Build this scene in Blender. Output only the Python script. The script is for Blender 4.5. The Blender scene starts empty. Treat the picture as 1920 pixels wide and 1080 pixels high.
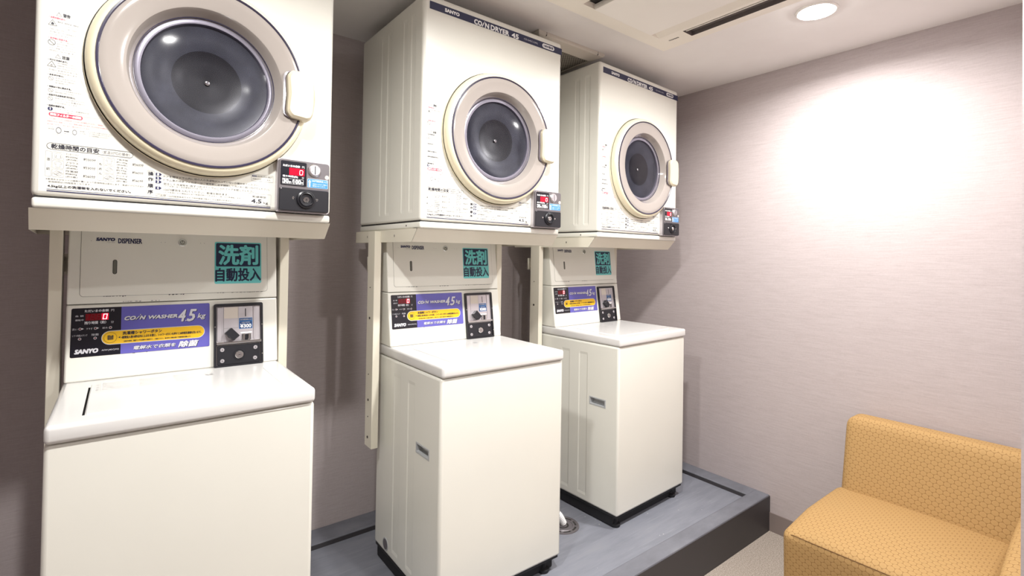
import bpy, bmesh, math, random
from mathutils import Vector, Matrix
random.seed(7)
SC = bpy.context.scene
COL = SC.collection
PI = math.pi

# ---------------------------------------------------------------- camera
def make_camera():
    yaw, pitch, roll = (math.radians(a) for a in (-37.8147, 0.6818, 0.896))
    f = Vector((-math.sin(yaw) * math.cos(pitch), math.cos(yaw) * math.cos(pitch), math.sin(pitch)))
    rt = Vector((math.cos(yaw), math.sin(yaw), 0)); up = rt.cross(f)
    r2 = rt * math.cos(roll) + up * math.sin(roll)
    u2 = -rt * math.sin(roll) + up * math.cos(roll)
    cam = bpy.data.cameras.new('camera'); ob = bpy.data.objects.new('camera', cam); COL.objects.link(ob)
    m = Matrix((r2, u2, -f)).transposed().to_4x4()
    m.translation = Vector((-0.1451, -1.4379, 1.3791))
    ob.matrix_world = m
    cam.sensor_width = 36.0; cam.lens = 934.306 / 1920 * 36.0
    cam.shift_y = -74.3176 / 1920
    cam.clip_start = 0.02
    SC.camera = ob
make_camera()
# ---------------------------------------------------------------- world, exposure
W = bpy.data.worlds.new('world'); SC.world = W; W.use_nodes = True
W.node_tree.nodes['Background'].inputs[0].default_value = (0.9, 0.9, 1.0, 1)
W.node_tree.nodes['Background'].inputs[1].default_value = 0.05
SC.view_settings.view_transform = 'Standard'; SC.view_settings.look = 'None'
SC.view_settings.gamma = 1.0; SC.view_settings.use_curve_mapping = False
SC.view_settings.exposure = 0.06
LAMP_W = 20.0            # each ceiling downlight
LAMP_SPREAD = 165.0
LAMP_COL = (1.0, 0.985, 0.96)

# ---------------------------------------------------------------- materials
def mat(name, col, rough=0.5, metal=0.0, coat=0.0, emit=None, spec=0.5):
    m = bpy.data.materials.new(name); m.use_nodes = True
    b = m.node_tree.nodes['Principled BSDF']
    b.inputs['Base Color'].default_value = (*col, 1); b.inputs['Roughness'].default_value = rough
    b.inputs['Metallic'].default_value = metal; b.inputs['Coat Weight'].default_value = coat
    b.inputs['Specular IOR Level'].default_value = spec
    if emit:
        b.inputs['Emission Color'].default_value = (*emit[0], 1); b.inputs['Emission Strength'].default_value = emit[1]
    return m
def nodes_of(m):
    nt = m.node_tree
    return nt, nt.nodes, nt.links, nt.nodes['Principled BSDF']
def coords(nt, kind='Object', scale=(1, 1, 1)):
    tc = nt.nodes.new('ShaderNodeTexCoord'); mp = nt.nodes.new('ShaderNodeMapping')
    mp.inputs['Scale'].default_value = scale
    nt.links.new(tc.outputs[kind], mp.inputs['Vector']); return mp.outputs[0]
def noise(nt, vec, scale, detail=3, rough=0.5):
    n = nt.nodes.new('ShaderNodeTexNoise'); n.inputs['Scale'].default_value = scale
    n.inputs['Detail'].default_value = detail; n.inputs['Roughness'].default_value = rough
    nt.links.new(vec, n.inputs['Vector']); return n.outputs['Fac']
def ramp(nt, fac, stops):
    r = nt.nodes.new('ShaderNodeValToRGB'); e = r.color_ramp.elements
    while len(e) < len(stops): e.new(0.5)
    for k, (p, c) in enumerate(stops):
        e[k].position = p; e[k].color = (*c, 1)
    nt.links.new(fac, r.inputs[0]); return r.outputs[0]
def mixc(nt, fac, a, b, mode='MIX'):
    m = nt.nodes.new('ShaderNodeMix'); m.data_type = 'RGBA'; m.blend_type = mode
    for s, v in ((0, fac), (6, a), (7, b)):
        if hasattr(v, 'is_output'): nt.links.new(v, m.inputs[s])
        elif s == 0: m.inputs[0].default_value = v
        else: m.inputs[s].default_value = (*v, 1)
    return m.outputs[2]
def mth(nt, op, a, b=None, c=None):
    m = nt.nodes.new('ShaderNodeMath'); m.operation = op
    for k, v in enumerate((a, b, c)):
        if v is None: continue
        if hasattr(v, 'is_output'): nt.links.new(v, m.inputs[k])
        else: m.inputs[k].default_value = v
    return m.outputs[0]
def bump(nt, b, h, strength, dist):
    n = nt.nodes.new('ShaderNodeBump'); n.inputs['Strength'].default_value = strength; n.inputs['Distance'].default_value = dist
    nt.links.new(h, n.inputs['Height']); nt.links.new(n.outputs[0], b.inputs['Normal'])

def wallpaper():
    m = mat('wallpaper', (.5, .43, .4), .85, spec=.2); nt, N, L, b = nodes_of(m)
    v = coords(nt, 'Object', (14, 14, 210)); f1 = noise(nt, v, 1.0, 4, .6)
    v2 = coords(nt, 'Object', (90, 90, 700)); f2 = noise(nt, v2, 1.0, 2, .5)
    v3 = coords(nt, 'Object', (500, 500, 60)); f3 = noise(nt, v3, 1.0, 1, .5)
    f = mth(nt, 'ADD', mth(nt, 'MULTIPLY', f1, .55), mth(nt, 'ADD', mth(nt, 'MULTIPLY', f2, .3), mth(nt, 'MULTIPLY', f3, .15)))
    c = ramp(nt, f, [(.28, (.41, .352, .35)), (.5, (.475, .418, .416)), (.72, (.53, .475, .474))])
    L.new(c, b.inputs['Base Color']); bump(nt, b, f, .25, .0015)
    return m
def carpet():
    m = mat('carpet', (.4, .35, .3), .95, spec=.1); nt, N, L, b = nodes_of(m)
    v = coords(nt); f = noise(nt, v, 620, 3, .7); g = noise(nt, v, 200, 2, .5)
    f = mth(nt, 'ADD', mth(nt, 'MULTIPLY', f, .65), mth(nt, 'MULTIPLY', g, .35))
    c = ramp(nt, f, [(.36, (.13, .105, .085)), (.5, (.35, .30, .255)), (.64, (.54, .48, .43))])
    L.new(c, b.inputs['Base Color']); bump(nt, b, f, .5, .003); return m
def platform_paint():
    m = mat('platform_paint', (.25, .25, .27), .5); nt, N, L, b = nodes_of(m)
    v = coords(nt, 'Object', (2.5, 14, 14)); f = noise(nt, v, 1.6, 4, .6)
    v2 = coords(nt, 'Object', (6, 110, 60)); g = noise(nt, v2, 1, 3, .6)
    c = ramp(nt, f, [(.25, (.165, .172, .200)), (.55, (.205, .213, .248)), (.8, (.228, .234, .262))])
    c = mixc(nt, mth(nt, 'MULTIPLY', ramp(nt, g, [(.56, (0, 0, 0)), (.72, (1, 1, 1))]), .35), c, (.3, .31, .34))
    L.new(c, b.inputs['Base Color']); bump(nt, b, g, .12, .002); return m
def curb_paint():
    m = mat('curb_paint', (.11, .11, .12), .55); nt, N, L, b = nodes_of(m)
    v = coords(nt, 'Object', (5, 9, 20)); f = noise(nt, v, 1.5, 4, .6)
    c = ramp(nt, f, [(.3, (.128, .131, .152)), (.6, (.165, .169, .195)), (.8, (.20, .205, .225))])
    L.new(c, b.inputs['Base Color']); return m
def ceiling_paint():
    m = mat('ceiling_paint', (.70, .66, .63), .8, spec=.3); nt, N, L, b = nodes_of(m)
    f = noise(nt, coords(nt), 2.0, 4, .6)
    c = ramp(nt, f, [(.35, (.80, .775, .76)), (.65, (.85, .83, .815))]); L.new(c, b.inputs['Base Color']); return m
def enamel(name, col, rough=.28):
    m = mat(name, col, rough, coat=.25); nt, N, L, b = nodes_of(m)
    f = noise(nt, coords(nt), 3.0, 3, .5)
    c = ramp(nt, f, [(.3, tuple(x * .97 for x in col)), (.7, col)]); L.new(c, b.inputs['Base Color'])
    b.inputs['Coat Roughness'].default_value = .12
    return m
def hex_fabric():
    m = mat('mustard_honeycomb_fabric', (.6, .36, .12), .75, spec=.25); nt, N, L, b = nodes_of(m)
    tc = nt.nodes.new('ShaderNodeTexCoord'); sp = nt.nodes.new('ShaderNodeSeparateXYZ'); L.new(tc.outputs['UV'], sp.inputs[0])
    px, py = .0204, .0204 * 1.55
    def lat(ox, oy):
        x = mth(nt, 'SUBTRACT', mth(nt, 'FRACT', mth(nt, 'ADD', mth(nt, 'DIVIDE', sp.outputs[0], px), ox)), .5)
        y = mth(nt, 'MULTIPLY', mth(nt, 'SUBTRACT', mth(nt, 'FRACT', mth(nt, 'ADD', mth(nt, 'DIVIDE', sp.outputs[1], py), oy)), .5), 1.732)
        return mth(nt, 'SQRT', mth(nt, 'ADD', mth(nt, 'MULTIPLY', x, x), mth(nt, 'MULTIPLY', y, y)))
    d = mth(nt, 'MINIMUM', lat(0, 0), lat(.5, .5))
    c = ramp(nt, d, [(.0, (.40, .245, .098)), (.40, (.415, .257, .104)), (.455, (.46, .295, .128)), (.48, (.285, .16, .058)), (.52, (.26, .145, .05)), (.56, (.38, .228, .088))])
    st = noise(nt, coords(nt), 7.0, 3, .55)
    c = mixc(nt, mth(nt, 'MULTIPLY', ramp(nt, st, [(.55, (0, 0, 0)), (.72, (1, 1, 1))]), .18), c, (.36, .24, .10))
    L.new(c, b.inputs['Base Color'])
    h = ramp(nt, d, [(.0, (1, 1, 1)), (.42, (.8, .8, .8)), (.5, (0, 0, 0)), (.6, (.3, .3, .3))])
    bump(nt, b, h, .28, .0018); return m
def vent_mesh():
    m = mat('perforated_grille', (.4, .37, .33), .6); nt, N, L, b = nodes_of(m)
    tc = nt.nodes.new('ShaderNodeTexCoord'); sp = nt.nodes.new('ShaderNodeSeparateXYZ'); L.new(tc.outputs['Object'], sp.inputs[0])
    px, py = .013, .0115
    def lat(ox, oy):
        x = mth(nt, 'SUBTRACT', mth(nt, 'FRACT', mth(nt, 'ADD', mth(nt, 'DIVIDE', sp.outputs[0], px), ox)), .5)
        y = mth(nt, 'SUBTRACT', mth(nt, 'FRACT', mth(nt, 'ADD', mth(nt, 'DIVIDE', sp.outputs[1], py), oy)), .5)
        return mth(nt, 'SQRT', mth(nt, 'ADD', mth(nt, 'MULTIPLY', x, x), mth(nt, 'MULTIPLY', y, y)))
    d = mth(nt, 'MINIMUM', lat(0, 0), lat(.5, .5))
    c = ramp(nt, d, [(.27, (.02, .016, .014)), (.31, (.46, .42, .36))]); L.new(c, b.inputs['Base Color']); return m
def drum_metal(name, col, rough):
    m = mat(name, col, rough, metal=.0, coat=.12, spec=.35); nt, N, L, b = nodes_of(m)
    b.inputs['Coat Roughness'].default_value = .22
    f = noise(nt, coords(nt, 'Object', (9, 9, 9)), 1.6, 5, .6)
    c = ramp(nt, f, [(.3, tuple(x * .7 for x in col)), (.55, col), (.78, tuple(min(1, x * 1.5) for x in col))])
    L.new(c, b.inputs['Base Color']); return m
def clear_glass():
    m = bpy.data.materials.new('clear_glass'); m.use_nodes = True; nt = m.node_tree; nt.nodes.clear()
    o = nt.nodes.new('ShaderNodeOutputMaterial'); t = nt.nodes.new('ShaderNodeBsdfTransparent'); g = nt.nodes.new('ShaderNodeBsdfGlossy')
    g.inputs['Roughness'].default_value = .12; t.inputs[0].default_value = (.90, .90, .93, 1)
    fr = nt.nodes.new('ShaderNodeFresnel'); fr.inputs[0].default_value = 1.14
    mx = nt.nodes.new('ShaderNodeMixShader'); nt.links.new(fr.outputs[0], mx.inputs[0]); nt.links.new(t.outputs[0], mx.inputs[1]); nt.links.new(g.outputs[0], mx.inputs[2])
    nt.links.new(mx.outputs[0], o.inputs[0]); return m

M = dict(
    wall=wallpaper(), carpet=carpet(), plat=platform_paint(), curb=curb_paint(), curb_face=mat('dark_paint_and_shade', (.046, .042, .046), .5), ceil=ceiling_paint(),
    cream=enamel('cream_enamel', (.755, .745, .68)), lid=enamel('white_plastic', (.69, .68, .665), .25),
    stand=enamel('cream_steel', (.72, .68, .57), .35), ring=enamel('ivory_plastic', (.80, .73, .53), .3),
    handle=enamel('handle_plastic', (.64, .575, .425), .38),
    navy=mat('navy_rubber', (.028, .024, .055), .25, coat=.6), bezel=mat('clear_bezel_plastic', (.34, .305, .28), .14, coat=.8),
    purple_edge=mat('bezel_edge', (.12, .10, .13), .15, coat=.8),
    steel=mat('window_trim', (.27, .255, .31), .26, metal=.5), drum=drum_metal('drum_plate', (.034, .035, .047), .38),
    drum_in=drum_metal('drum_center', (.010, .0095, .013), .36), glass=clear_glass(),
    black=mat('black_plastic', (.012, .012, .016), .35), gap=mat('dark_gap', (.02, .018, .016), .8), rubber=mat('black_base', (.008, .008, .010), .6),
    ink=mat('black_ink', (.018, .018, .03), .5), grey_ink=mat('grey_ink', (.20, .20, .22), .5), pale_ink=mat('pale_ink', (.46, .46, .47), .5),
    navy_ink=mat('navy_ink', (.016, .018, .075), .45), red_ink=mat('red_ink', (.62, .02, .07), .45), pink_ink=mat('pink_ink', (.75, .10, .16), .5),
    white_ink=mat('white_ink', (.85, .85, .85), .45), silver_ink=mat('silver_ink', (.62, .62, .66), .4),
    banner=mat('banner_blue', (.020, .022, .065), .4), purple=mat('panel_purple', (.115, .105, .42), .35, coat=.2),
    panel_black=mat('panel_black', (.006, .006, .012), .25, coat=.3), yellow=mat('pill_yellow', (.83, .49, .015), .4),
    teal=mat('sticker_teal', (.14, .56, .56), .4), sticker_navy=mat('sticker_navy', (.010, .016, .055), .4),
    sky=mat('label_blue', (.05, .25, .62), .4), deepblue=mat('price_blue', (.02, .06, .17), .35),
    red_window=mat('red_display', (.30, .0, .012), .2, emit=((1, .01, .05), .55)), red_dim=mat('red_display_dim', (.10, .0, .004), .2, emit=((1, .0, .02), .05)),
    led=mat('lit_segment', (1, .7, .7), .3, emit=((1, .62, .66), 2.2)), lamp_red=mat('indicator_red', (.12, .008, .012), .3),
    metal=mat('brushed_steel', (.60, .57, .60), .38, metal=.75), chrome=mat('chrome', (.75, .75, .75), .16, metal=1), gun=mat('coin_box_grey', (.17, .155, .165), .35, metal=.4),
    beige=mat('beige_plate', (.62, .56, .50), .4), grey_plastic=mat('grey_plastic', (.42, .43, .44), .45), bolt=mat('dark_bolt', (.05, .04, .035), .35, metal=.6),
    trim_metal=mat('taupe_trim', (.235, .19, .175), .5), acw=mat('unit_plastic', (.86, .815, .73), .45), ac_panel=mat('panel_plastic', (.88, .85, .80), .4),
    fabric=hex_fabric(), piping=mat('brown_piping', (.13, .055, .012), .7), vent=vent_mesh(), slot_grey=mat('slot_grey', (.13, .13, .11), .5), vent_frame=mat('vent_frame', (.60, .56, .49), .45),
    hose=mat('white_hose', (.80, .80, .80), .35), foam=mat('slot_foam', (.15, .13, .125), .95),
    lamp=mat('lamp_diffuser', (.9, .9, .9), .4, emit=((1, .98, .95), 140.0)), lampring=mat('lamp_ring', (.82, .80, .77), .45),
)

# ---------------------------------------------------------------- mesh builder
TEXT_CACHE = {}
def text_geo(s, shear=0.0):
    k = (s, shear)
    if k in TEXT_CACHE: return TEXT_CACHE[k]
    cu = bpy.data.curves.new('t', 'FONT'); cu.body = s; cu.size = 1.0; cu.shear = shear; cu.resolution_u = 2
    ob = bpy.data.objects.new('t', cu); COL.objects.link(ob)
    dg = bpy.context.evaluated_depsgraph_get()
    me = bpy.data.meshes.new_from_object(ob.evaluated_get(dg))
    vs = [(v.co.x, v.co.y) for v in me.vertices]; fs = [tuple(p.vertices) for p in me.polygons]
    x0 = min(v[0] for v in vs); x1 = max(v[0] for v in vs); y0 = min(v[1] for v in vs); y1 = max(v[1] for v in vs)
    bpy.data.objects.remove(ob); bpy.data.curves.remove(cu); bpy.data.meshes.remove(me)
    TEXT_CACHE[k] = (vs, fs, x0, x1, y0, y1); return TEXT_CACHE[k]

class MB:
    def __init__(s): s.v = []; s.f = []; s.fm = []; s.mats = []; s.flat = set()
    def mi(s, m):
        m = M[m] if isinstance(m, str) else m
        if m not in s.mats: s.mats.append(m)
        return s.mats.index(m)
    def add(s, vs, fs, m):
        n = len(s.v); k = s.mi(m); s.v += [tuple(p) for p in vs]
        s.f += [tuple(n + i for i in f) for f in fs]; s.fm += [k] * len(fs)
    def poly(s, pts, m): s.add(pts, [tuple(range(len(pts)))], m)
    def box(s, x0, x1, y0, y1, z0, z1, m, bev=0.0, seg=2, xf=None, skip=()):
        bm = bmesh.new(); bmesh.ops.create_cube(bm, size=1)
        for v in bm.verts:
            v.co = ((x0 + x1) / 2 + v.co.x * (x1 - x0), (y0 + y1) / 2 + v.co.y * (y1 - y0), (z0 + z1) / 2 + v.co.z * (z1 - z0))
        if bev: bmesh.ops.bevel(bm, geom=list(bm.edges), offset=bev, segments=seg, profile=.5, affect='EDGES')
        for ax in skip:   # drop the big flat face in that direction
            d = Vector(ax); bm.normal_update()
            fc = max((f for f in bm.faces if f.normal.dot(d) > .999), key=lambda f: f.calc_area())
            bmesh.ops.delete(bm, geom=[fc], context='FACES_ONLY')
        s.bm(bm, m, xf)
    def bm(s, bm, m, xf=None):
        bm.verts.index_update()
        vs = [tuple(v.co) for v in bm.verts]
        if xf: vs = [xf(*v) for v in vs]
        s.add(vs, [tuple(v.index for v in f.verts) for f in bm.faces], m); bm.free()
    def lathe(s, prof, m, xf, seg=64, a0=0.0, a1=2 * PI):
        # prof: (r, h); xf(x, y, h)
        full = abs(a1 - a0 - 2 * PI) < 1e-6; n = seg if full else seg + 1
        vs = []; fs = []
        for r, h in prof:
            for k in range(n):
                a = a0 + (a1 - a0) * k / seg
                vs.append(xf(r * math.cos(a), r * math.sin(a), h))
        for i in range(len(prof) - 1):
            for k in range(seg):
                k2 = (k + 1) % n
                fs.append((i * n + k, i * n + k2, (i + 1) * n + k2, (i + 1) * n + k))
        s.add(vs, fs, m)
    def disc(s, cx, cy, r, m, xf, h=0.0, seg=32, ry=None):
        ry = ry or r
        s.poly([xf(cx + r * math.cos(2 * PI * k / seg), cy + ry * math.sin(2 * PI * k / seg), h) for k in range(seg)], m)
    def cyl(s, cx, cy, r, h0, h1, m, xf, bev=0.0, seg=32):
        prof = [(r, h0), (r, h1 - bev), (r - bev, h1), (0.00001, h1)] if bev else [(r, h0), (r, h1), (0.00001, h1)]
        s.lathe(prof, m, lambda x, y, h: xf(cx + x, cy + y, h), seg)
    def ring(s, cx, cy, r0, r1, m, xf, h=0.0, seg=40, ry=1.0):
        s.lathe([(r0, h), (r1, h)], m, lambda x, y, hh: xf(cx + x, cy + y * ry, hh), seg)
    def rrect(s, x0, x1, y0, y1, r, m, xf, h=0.0, thick=0.0, bev=0.0, seg=6):
        pts = rr_pts(x0, x1, y0, y1, r, seg); n = len(pts)
        if not thick:
            s.poly([xf(x, y, h) for x, y in pts], m); return
        rows = [(pts, h), (pts, h + thick - bev)]
        if bev: rows.append((rr_pts(x0 + bev, x1 - bev, y0 + bev, y1 - bev, max(r - bev, .0001), seg), h + thick))
        vs = [xf(x, y, hh) for ps, hh in rows for x, y in ps]; fs = []
        for i in range(len(rows) - 1):
            for k in range(n): fs.append((i * n + k, i * n + (k + 1) % n, (i + 1) * n + (k + 1) % n, (i + 1) * n + k))
        fs.append(tuple((len(rows) - 1) * n + k for k in range(n))); s.add(vs, fs, m)
    def rline(s, x0, x1, y0, y1, r, w, m, xf, h=0.0, seg=6):
        a = rr_pts(x0, x1, y0, y1, r, seg); b = rr_pts(x0 + w, x1 - w, y0 + w, y1 - w, max(r - w, .0001), seg); n = len(a)
        s.add([xf(x, y, h) for x, y in a + b], [(k, (k + 1) % n, n + (k + 1) % n, n + k) for k in range(n)], m)
    def text(s, t, x0, x1, y0, y1, m, xf, h=0.0, shear=0.0, bold=0.0, slope=0.0):
        vs, fs, a0, a1, b0, b1 = text_geo(t, shear)
        sx = (x1 - x0) / (a1 - a0); sy = (y1 - y0) / (b1 - b0)
        offs = [(0, 0)] if not bold else [(bold * math.cos(PI / 4 * q), bold * math.sin(PI / 4 * q)) for q in range(8)] if bold > .001 else [(-bold, -bold), (bold, bold), (-bold, bold), (bold, -bold)]
        for k, (ox, oy) in enumerate(offs):
            s.add([xf(x0 + (x - a0) * sx + ox, y0 + (y - b0) * sy + oy, h + k * 2e-6) for x, y in vs], fs, m)
    def line(s, p, q, w, m, xf, h=0.0):
        d = Vector((q[0] - p[0], q[1] - p[1])); n = Vector((-d.y, d.x)).normalized() * w / 2
        s.poly([xf(p[0] + n.x, p[1] + n.y, h), xf(p[0] - n.x, p[1] - n.y, h), xf(q[0] - n.x, q[1] - n.y, h), xf(q[0] + n.x, q[1] + n.y, h)], m)
    def outline(s, pts, w, m, xf, h=0.0, close=True):
        n = len(pts)
        for k in range(n if close else n - 1): s.line(pts[k], pts[(k + 1) % n], w, m, xf, h)
    def relief(s, us, ws, depth, matf, xf, flat=True):
        nu, nw = len(us), len(ws)
        if flat: s.flat |= set(range(len(s.f), len(s.f) + (nu - 1) * (nw - 1)))
        vs = [xf(u, w, depth(u, w)) for w in ws for u in us]
        for j in range(nw - 1):
            for i in range(nu - 1):
                k = s.mi(matf((us[i] + us[i + 1]) / 2, (ws[j] + ws[j + 1]) / 2))
                s.f.append(tuple(len(s.v) + q for q in (j * nu + i, j * nu + i + 1, (j + 1) * nu + i + 1, (j + 1) * nu + i))); s.fm.append(k)
        s.v += vs
    def holeplate(s, x0, x1, y0, y1, cx, cy, r, m, xf, seg=72):
        def edge(a):
            dx, dy = math.cos(a), math.sin(a)
            t = min(((x1 if dx > 0 else x0) - cx) / dx if abs(dx) > 1e-9 else 1e9, ((y1 if dy > 0 else y0) - cy) / dy if abs(dy) > 1e-9 else 1e9)
            return cx + dx * t, cy + dy * t
        cs = [math.atan2(y - cy, x - cx) % (2 * PI) for x in (x0, x1) for y in (y0, y1)]
        an = sorted(set([2 * PI * k / seg for k in range(seg)] + cs)); n = len(an)
        vs = [xf(cx + r * math.cos(a), cy + r * math.sin(a), 0) for a in an] + [xf(*edge(a), 0) for a in an]
        s.flat |= set(range(len(s.f), len(s.f) + n))
        s.add(vs, [(k, (k + 1) % n, n + (k + 1) % n, n + k) for k in range(n)], m)
    def tube(s, pts, r, m, seg=12, rfn=None):
        pts = [Vector(p) for p in pts]; vs = []; fs = []
        up = Vector((0, 0, 1)); prev = None
        for i, p in enumerate(pts):
            d = (pts[min(i + 1, len(pts) - 1)] - pts[max(i - 1, 0)]).normalized()
            a = prev if prev is not None else (up if abs(d.z) < .9 else Vector((1, 0, 0)))
            a = (a - d * a.dot(d)).normalized(); prev = a; b = d.cross(a)
            rr = rfn(i) if rfn else r
            vs += [p + (a * math.cos(2 * PI * k / seg) + b * math.sin(2 * PI * k / seg)) * rr for k in range(seg)]
        for i in range(len(pts) - 1):
            for k in range(seg): fs.append((i * seg + k, i * seg + (k + 1) % seg, (i + 1) * seg + (k + 1) % seg, (i + 1) * seg + k))
        fs.append(tuple(range(seg - 1, -1, -1))); fs.append(tuple((len(pts) - 1) * seg + k for k in range(seg)))
        s.add(vs, fs, m)
    def prism(s, pts, h0, h1, m, xf, bev=0.0):
        n = len(pts); cx = sum(p[0] for p in pts) / n; cy = sum(p[1] for p in pts) / n
        rows = [(pts, h0), (pts, h1 - bev)]
        if bev:
            def ins(p):
                d = Vector((cx - p[0], cy - p[1])); l = d.length
                return (p[0] + d.x / l * bev, p[1] + d.y / l * bev)
            rows.append(([ins(p) for p in pts], h1))
        vs = [xf(x, y, h) for ps, h in rows for x, y in ps]; fs = []
        for i in range(len(rows) - 1):
            for k in range(n): fs.append((i * n + k, i * n + (k + 1) % n, (i + 1) * n + (k + 1) % n, (i + 1) * n + k))
        fs.append(tuple(range(n - 1, -1, -1))); fs.append(tuple((len(rows) - 1) * n + k for k in range(n))); s.add(vs, fs, m)
    def build(s, name, parent=None, uv=False, angle=35, fix=True):
        me = bpy.data.meshes.new(name); me.from_pydata(s.v, [], s.f)
        for m in s.mats: me.materials.append(m)
        me.polygons.foreach_set('material_index', s.fm); me.polygons.foreach_set('use_smooth', [k not in s.flat for k in range(len(s.f))])
        me.update()
        if fix:
            b = bmesh.new(); b.from_mesh(me); bmesh.ops.remove_doubles(b, verts=b.verts, dist=2e-5)
            bmesh.ops.recalc_face_normals(b, faces=b.faces); b.to_mesh(me); b.free()
        flat = [i for i, p in enumerate(me.polygons) if not p.use_smooth or (not uv and p.area > .0015 and p.area / max((me.vertices[a].co - me.vertices[b_].co).length for a, b_ in p.edge_keys) > .025)]   # large flat panels keep their own normal
        me.set_sharp_from_angle(angle=math.radians(angle))
        for i in flat: me.polygons[i].use_smooth = False
        if uv:
            l = me.uv_layers.new(name='box')
            for p in me.polygons:
                n = p.normal; ax = max(range(3), key=lambda k: abs(n[k]))
                for li in p.loop_indices:
                    c = me.vertices[me.loops[li].vertex_index].co
                    l.data[li].uv = ((c.y, c.z), (c.x, c.z), (c.y, c.x))[ax]
        ob = bpy.data.objects.new(name, me); COL.objects.link(ob)
        if parent: ob.parent = parent
        return ob
def rr_pts(x0, x1, y0, y1, r, seg=6):
    out = []
    for cx, cy, a in ((x1 - r, y1 - r, 0), (x0 + r, y1 - r, PI / 2), (x0 + r, y0 + r, PI), (x1 - r, y0 + r, 1.5 * PI)):
        for k in range(seg + 1): out.append((cx + r * math.cos(a + PI / 2 * k / seg), cy + r * math.sin(a + PI / 2 * k / seg)))
    return out
def soft_box(x0, x1, y0, y1, z0, z1, r, crown=0.0, shape=None):
    lo, hi = (x0, y0, z0), (x1, y1, z1)
    def lines(a, b):
        e = [0, .08, .25, .5, .75, 1]
        return sorted(set([a + r * t for t in e] + [b - r * t for t in e] + [a + r + (b - a - 2 * r) * k / 8 for k in range(1, 8)]))
    bm = bmesh.new(); cache = {}
    def vert(p):
        k = tuple(round(c, 6) for c in p)
        if k not in cache:
            q = Vector([min(max(p[i], lo[i] + r), hi[i] - r) for i in range(3)]); d = Vector(p) - q
            c = q + d.normalized() * r if d.length > 1e-9 else q
            if crown and c.z > (z0 + z1) / 2:
                tx = 2 * (c.x - x0) / (x1 - x0) - 1; ty = 2 * (c.y - y0) / (y1 - y0) - 1
                c.z += crown * (1 - tx * tx) * (1 - ty * ty) * min(1, (c.z - (z0 + z1) / 2) / ((z1 - z0) / 2))
            if shape: c = Vector(shape(c))
            cache[k] = bm.verts.new(c)
        return cache[k]
    for ax in range(3):
        A, B = [i for i in range(3) if i != ax]; la, lb = lines(lo[A], hi[A]), lines(lo[B], hi[B])
        for side in (lo[ax], hi[ax]):
            for i in range(len(la) - 1):
                for j in range(len(lb) - 1):
                    ps = []
                    for a, b in ((la[i], lb[j]), (la[i + 1], lb[j]), (la[i + 1], lb[j + 1]), (la[i], lb[j + 1])):
                        p = [0, 0, 0]; p[ax] = side; p[A] = a; p[B] = b; ps.append(vert(p))
                    try: bm.faces.new(ps)
                    except ValueError: pass
    return bm
def tag(o, label=None, cat=None, group=None, kind=None):
    for k, v in (('label', label), ('category', cat), ('group', group), ('kind', kind)):
        if v: o[k] = v
    return o
def empty(name, loc, rz=0.0):
    o = bpy.data.objects.new(name, None); COL.objects.link(o); o.location = loc; o.rotation_euler = (0, 0, rz); o.empty_display_size = .1
    return o
KIDS = {}
def copy_tree(o, loc=None, rz=None, parent=None):
    c = o.copy(); COL.objects.link(c)
    if parent: c.parent = parent
    if loc is not None: c.location = loc; c.rotation_euler = (0, 0, rz)
    for ch in list(o.children): copy_tree(ch, parent=c)
    return c
def structure(ob): ob['kind'] = 'structure'; return ob

# ---------------------------------------------------------------- setting
XR, XL, YB, YF, YC, ZC = 2.4656, -1.5, 0.7851, -1.284, -3.2, 2.3417
def flat_box(name, x0, x1, y0, y1, z0, z1, m, bev=0):
    b = MB(); b.box(x0, x1, y0, y1, z0, z1, m, bev); return structure(b.build(name))
flat_box('floor', XL - .1, XR + .1, YC - .1, YB + .1, -.1, 0, 'carpet')
def make_ceiling():
    b = MB()
    # openings for the air unit and downlights are not needed: units hang just below the slab
    b.box(XL - .1, XR + .1, YC - .1, YB + .1, ZC, ZC + .1, 'ceil')
    o = structure(b.build('ceiling'))
    return o
make_ceiling()
flat_box('wall_back', XL - .1, XR + .1, YB, YB + .1, 0, ZC, 'wall')
flat_box('wall_right', XR, XR + .1, YC - .1, YB, 0, ZC, 'wall')
flat_box('wall_left', XL - .1, XL, YC - .1, YB, 0, ZC, 'wall')
flat_box('wall_front', 1.2, XR, YF - .12, YF, 0, ZC, 'wall')
flat_box('wall_corridor', XL, XR, YC - .1, YC, 0, ZC, 'wall')
flat_box('baseboard_right', XR - .006, XR, YF, -.2422, 0, .0935, 'trim_metal', .001)
# machine platform: a shallow tray with a raised curb
def make_platform():
    ypf, zl, zp = -.2422, .1801, .1584
    b = MB(); x0 = XL
    b.box(x0, XR - .0946, -.167, YB - .1189, 0, zp, 'plat')
    c = .006
    def bar(xa, xb, ya, yb): b.box(xa, xb, ya, yb, 0, zl, 'curb', c, 2)
    bar(x0, XR, ypf, -.167); bar(XR - .0946, XR, -.18, YB); bar(x0, XR, YB - .1189, YB)
    # dark painted band on the front; inner curb faces darkened to deepen weak shading
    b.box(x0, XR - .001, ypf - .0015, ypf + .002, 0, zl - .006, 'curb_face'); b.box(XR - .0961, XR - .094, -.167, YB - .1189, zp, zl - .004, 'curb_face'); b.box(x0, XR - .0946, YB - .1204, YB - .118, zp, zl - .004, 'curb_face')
    # scattered paint specks
    for k in range(40):
        x = random.uniform(.6, 2.3); y = random.uniform(-.15, .5); r = random.uniform(.0012, .003)
        b.disc(x, y, r, 'pale_ink', lambda u, v, h: (u, v, zp + .0004), 0, 6)
    return structure(b.build('platform_floor'))
make_platform()

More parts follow.
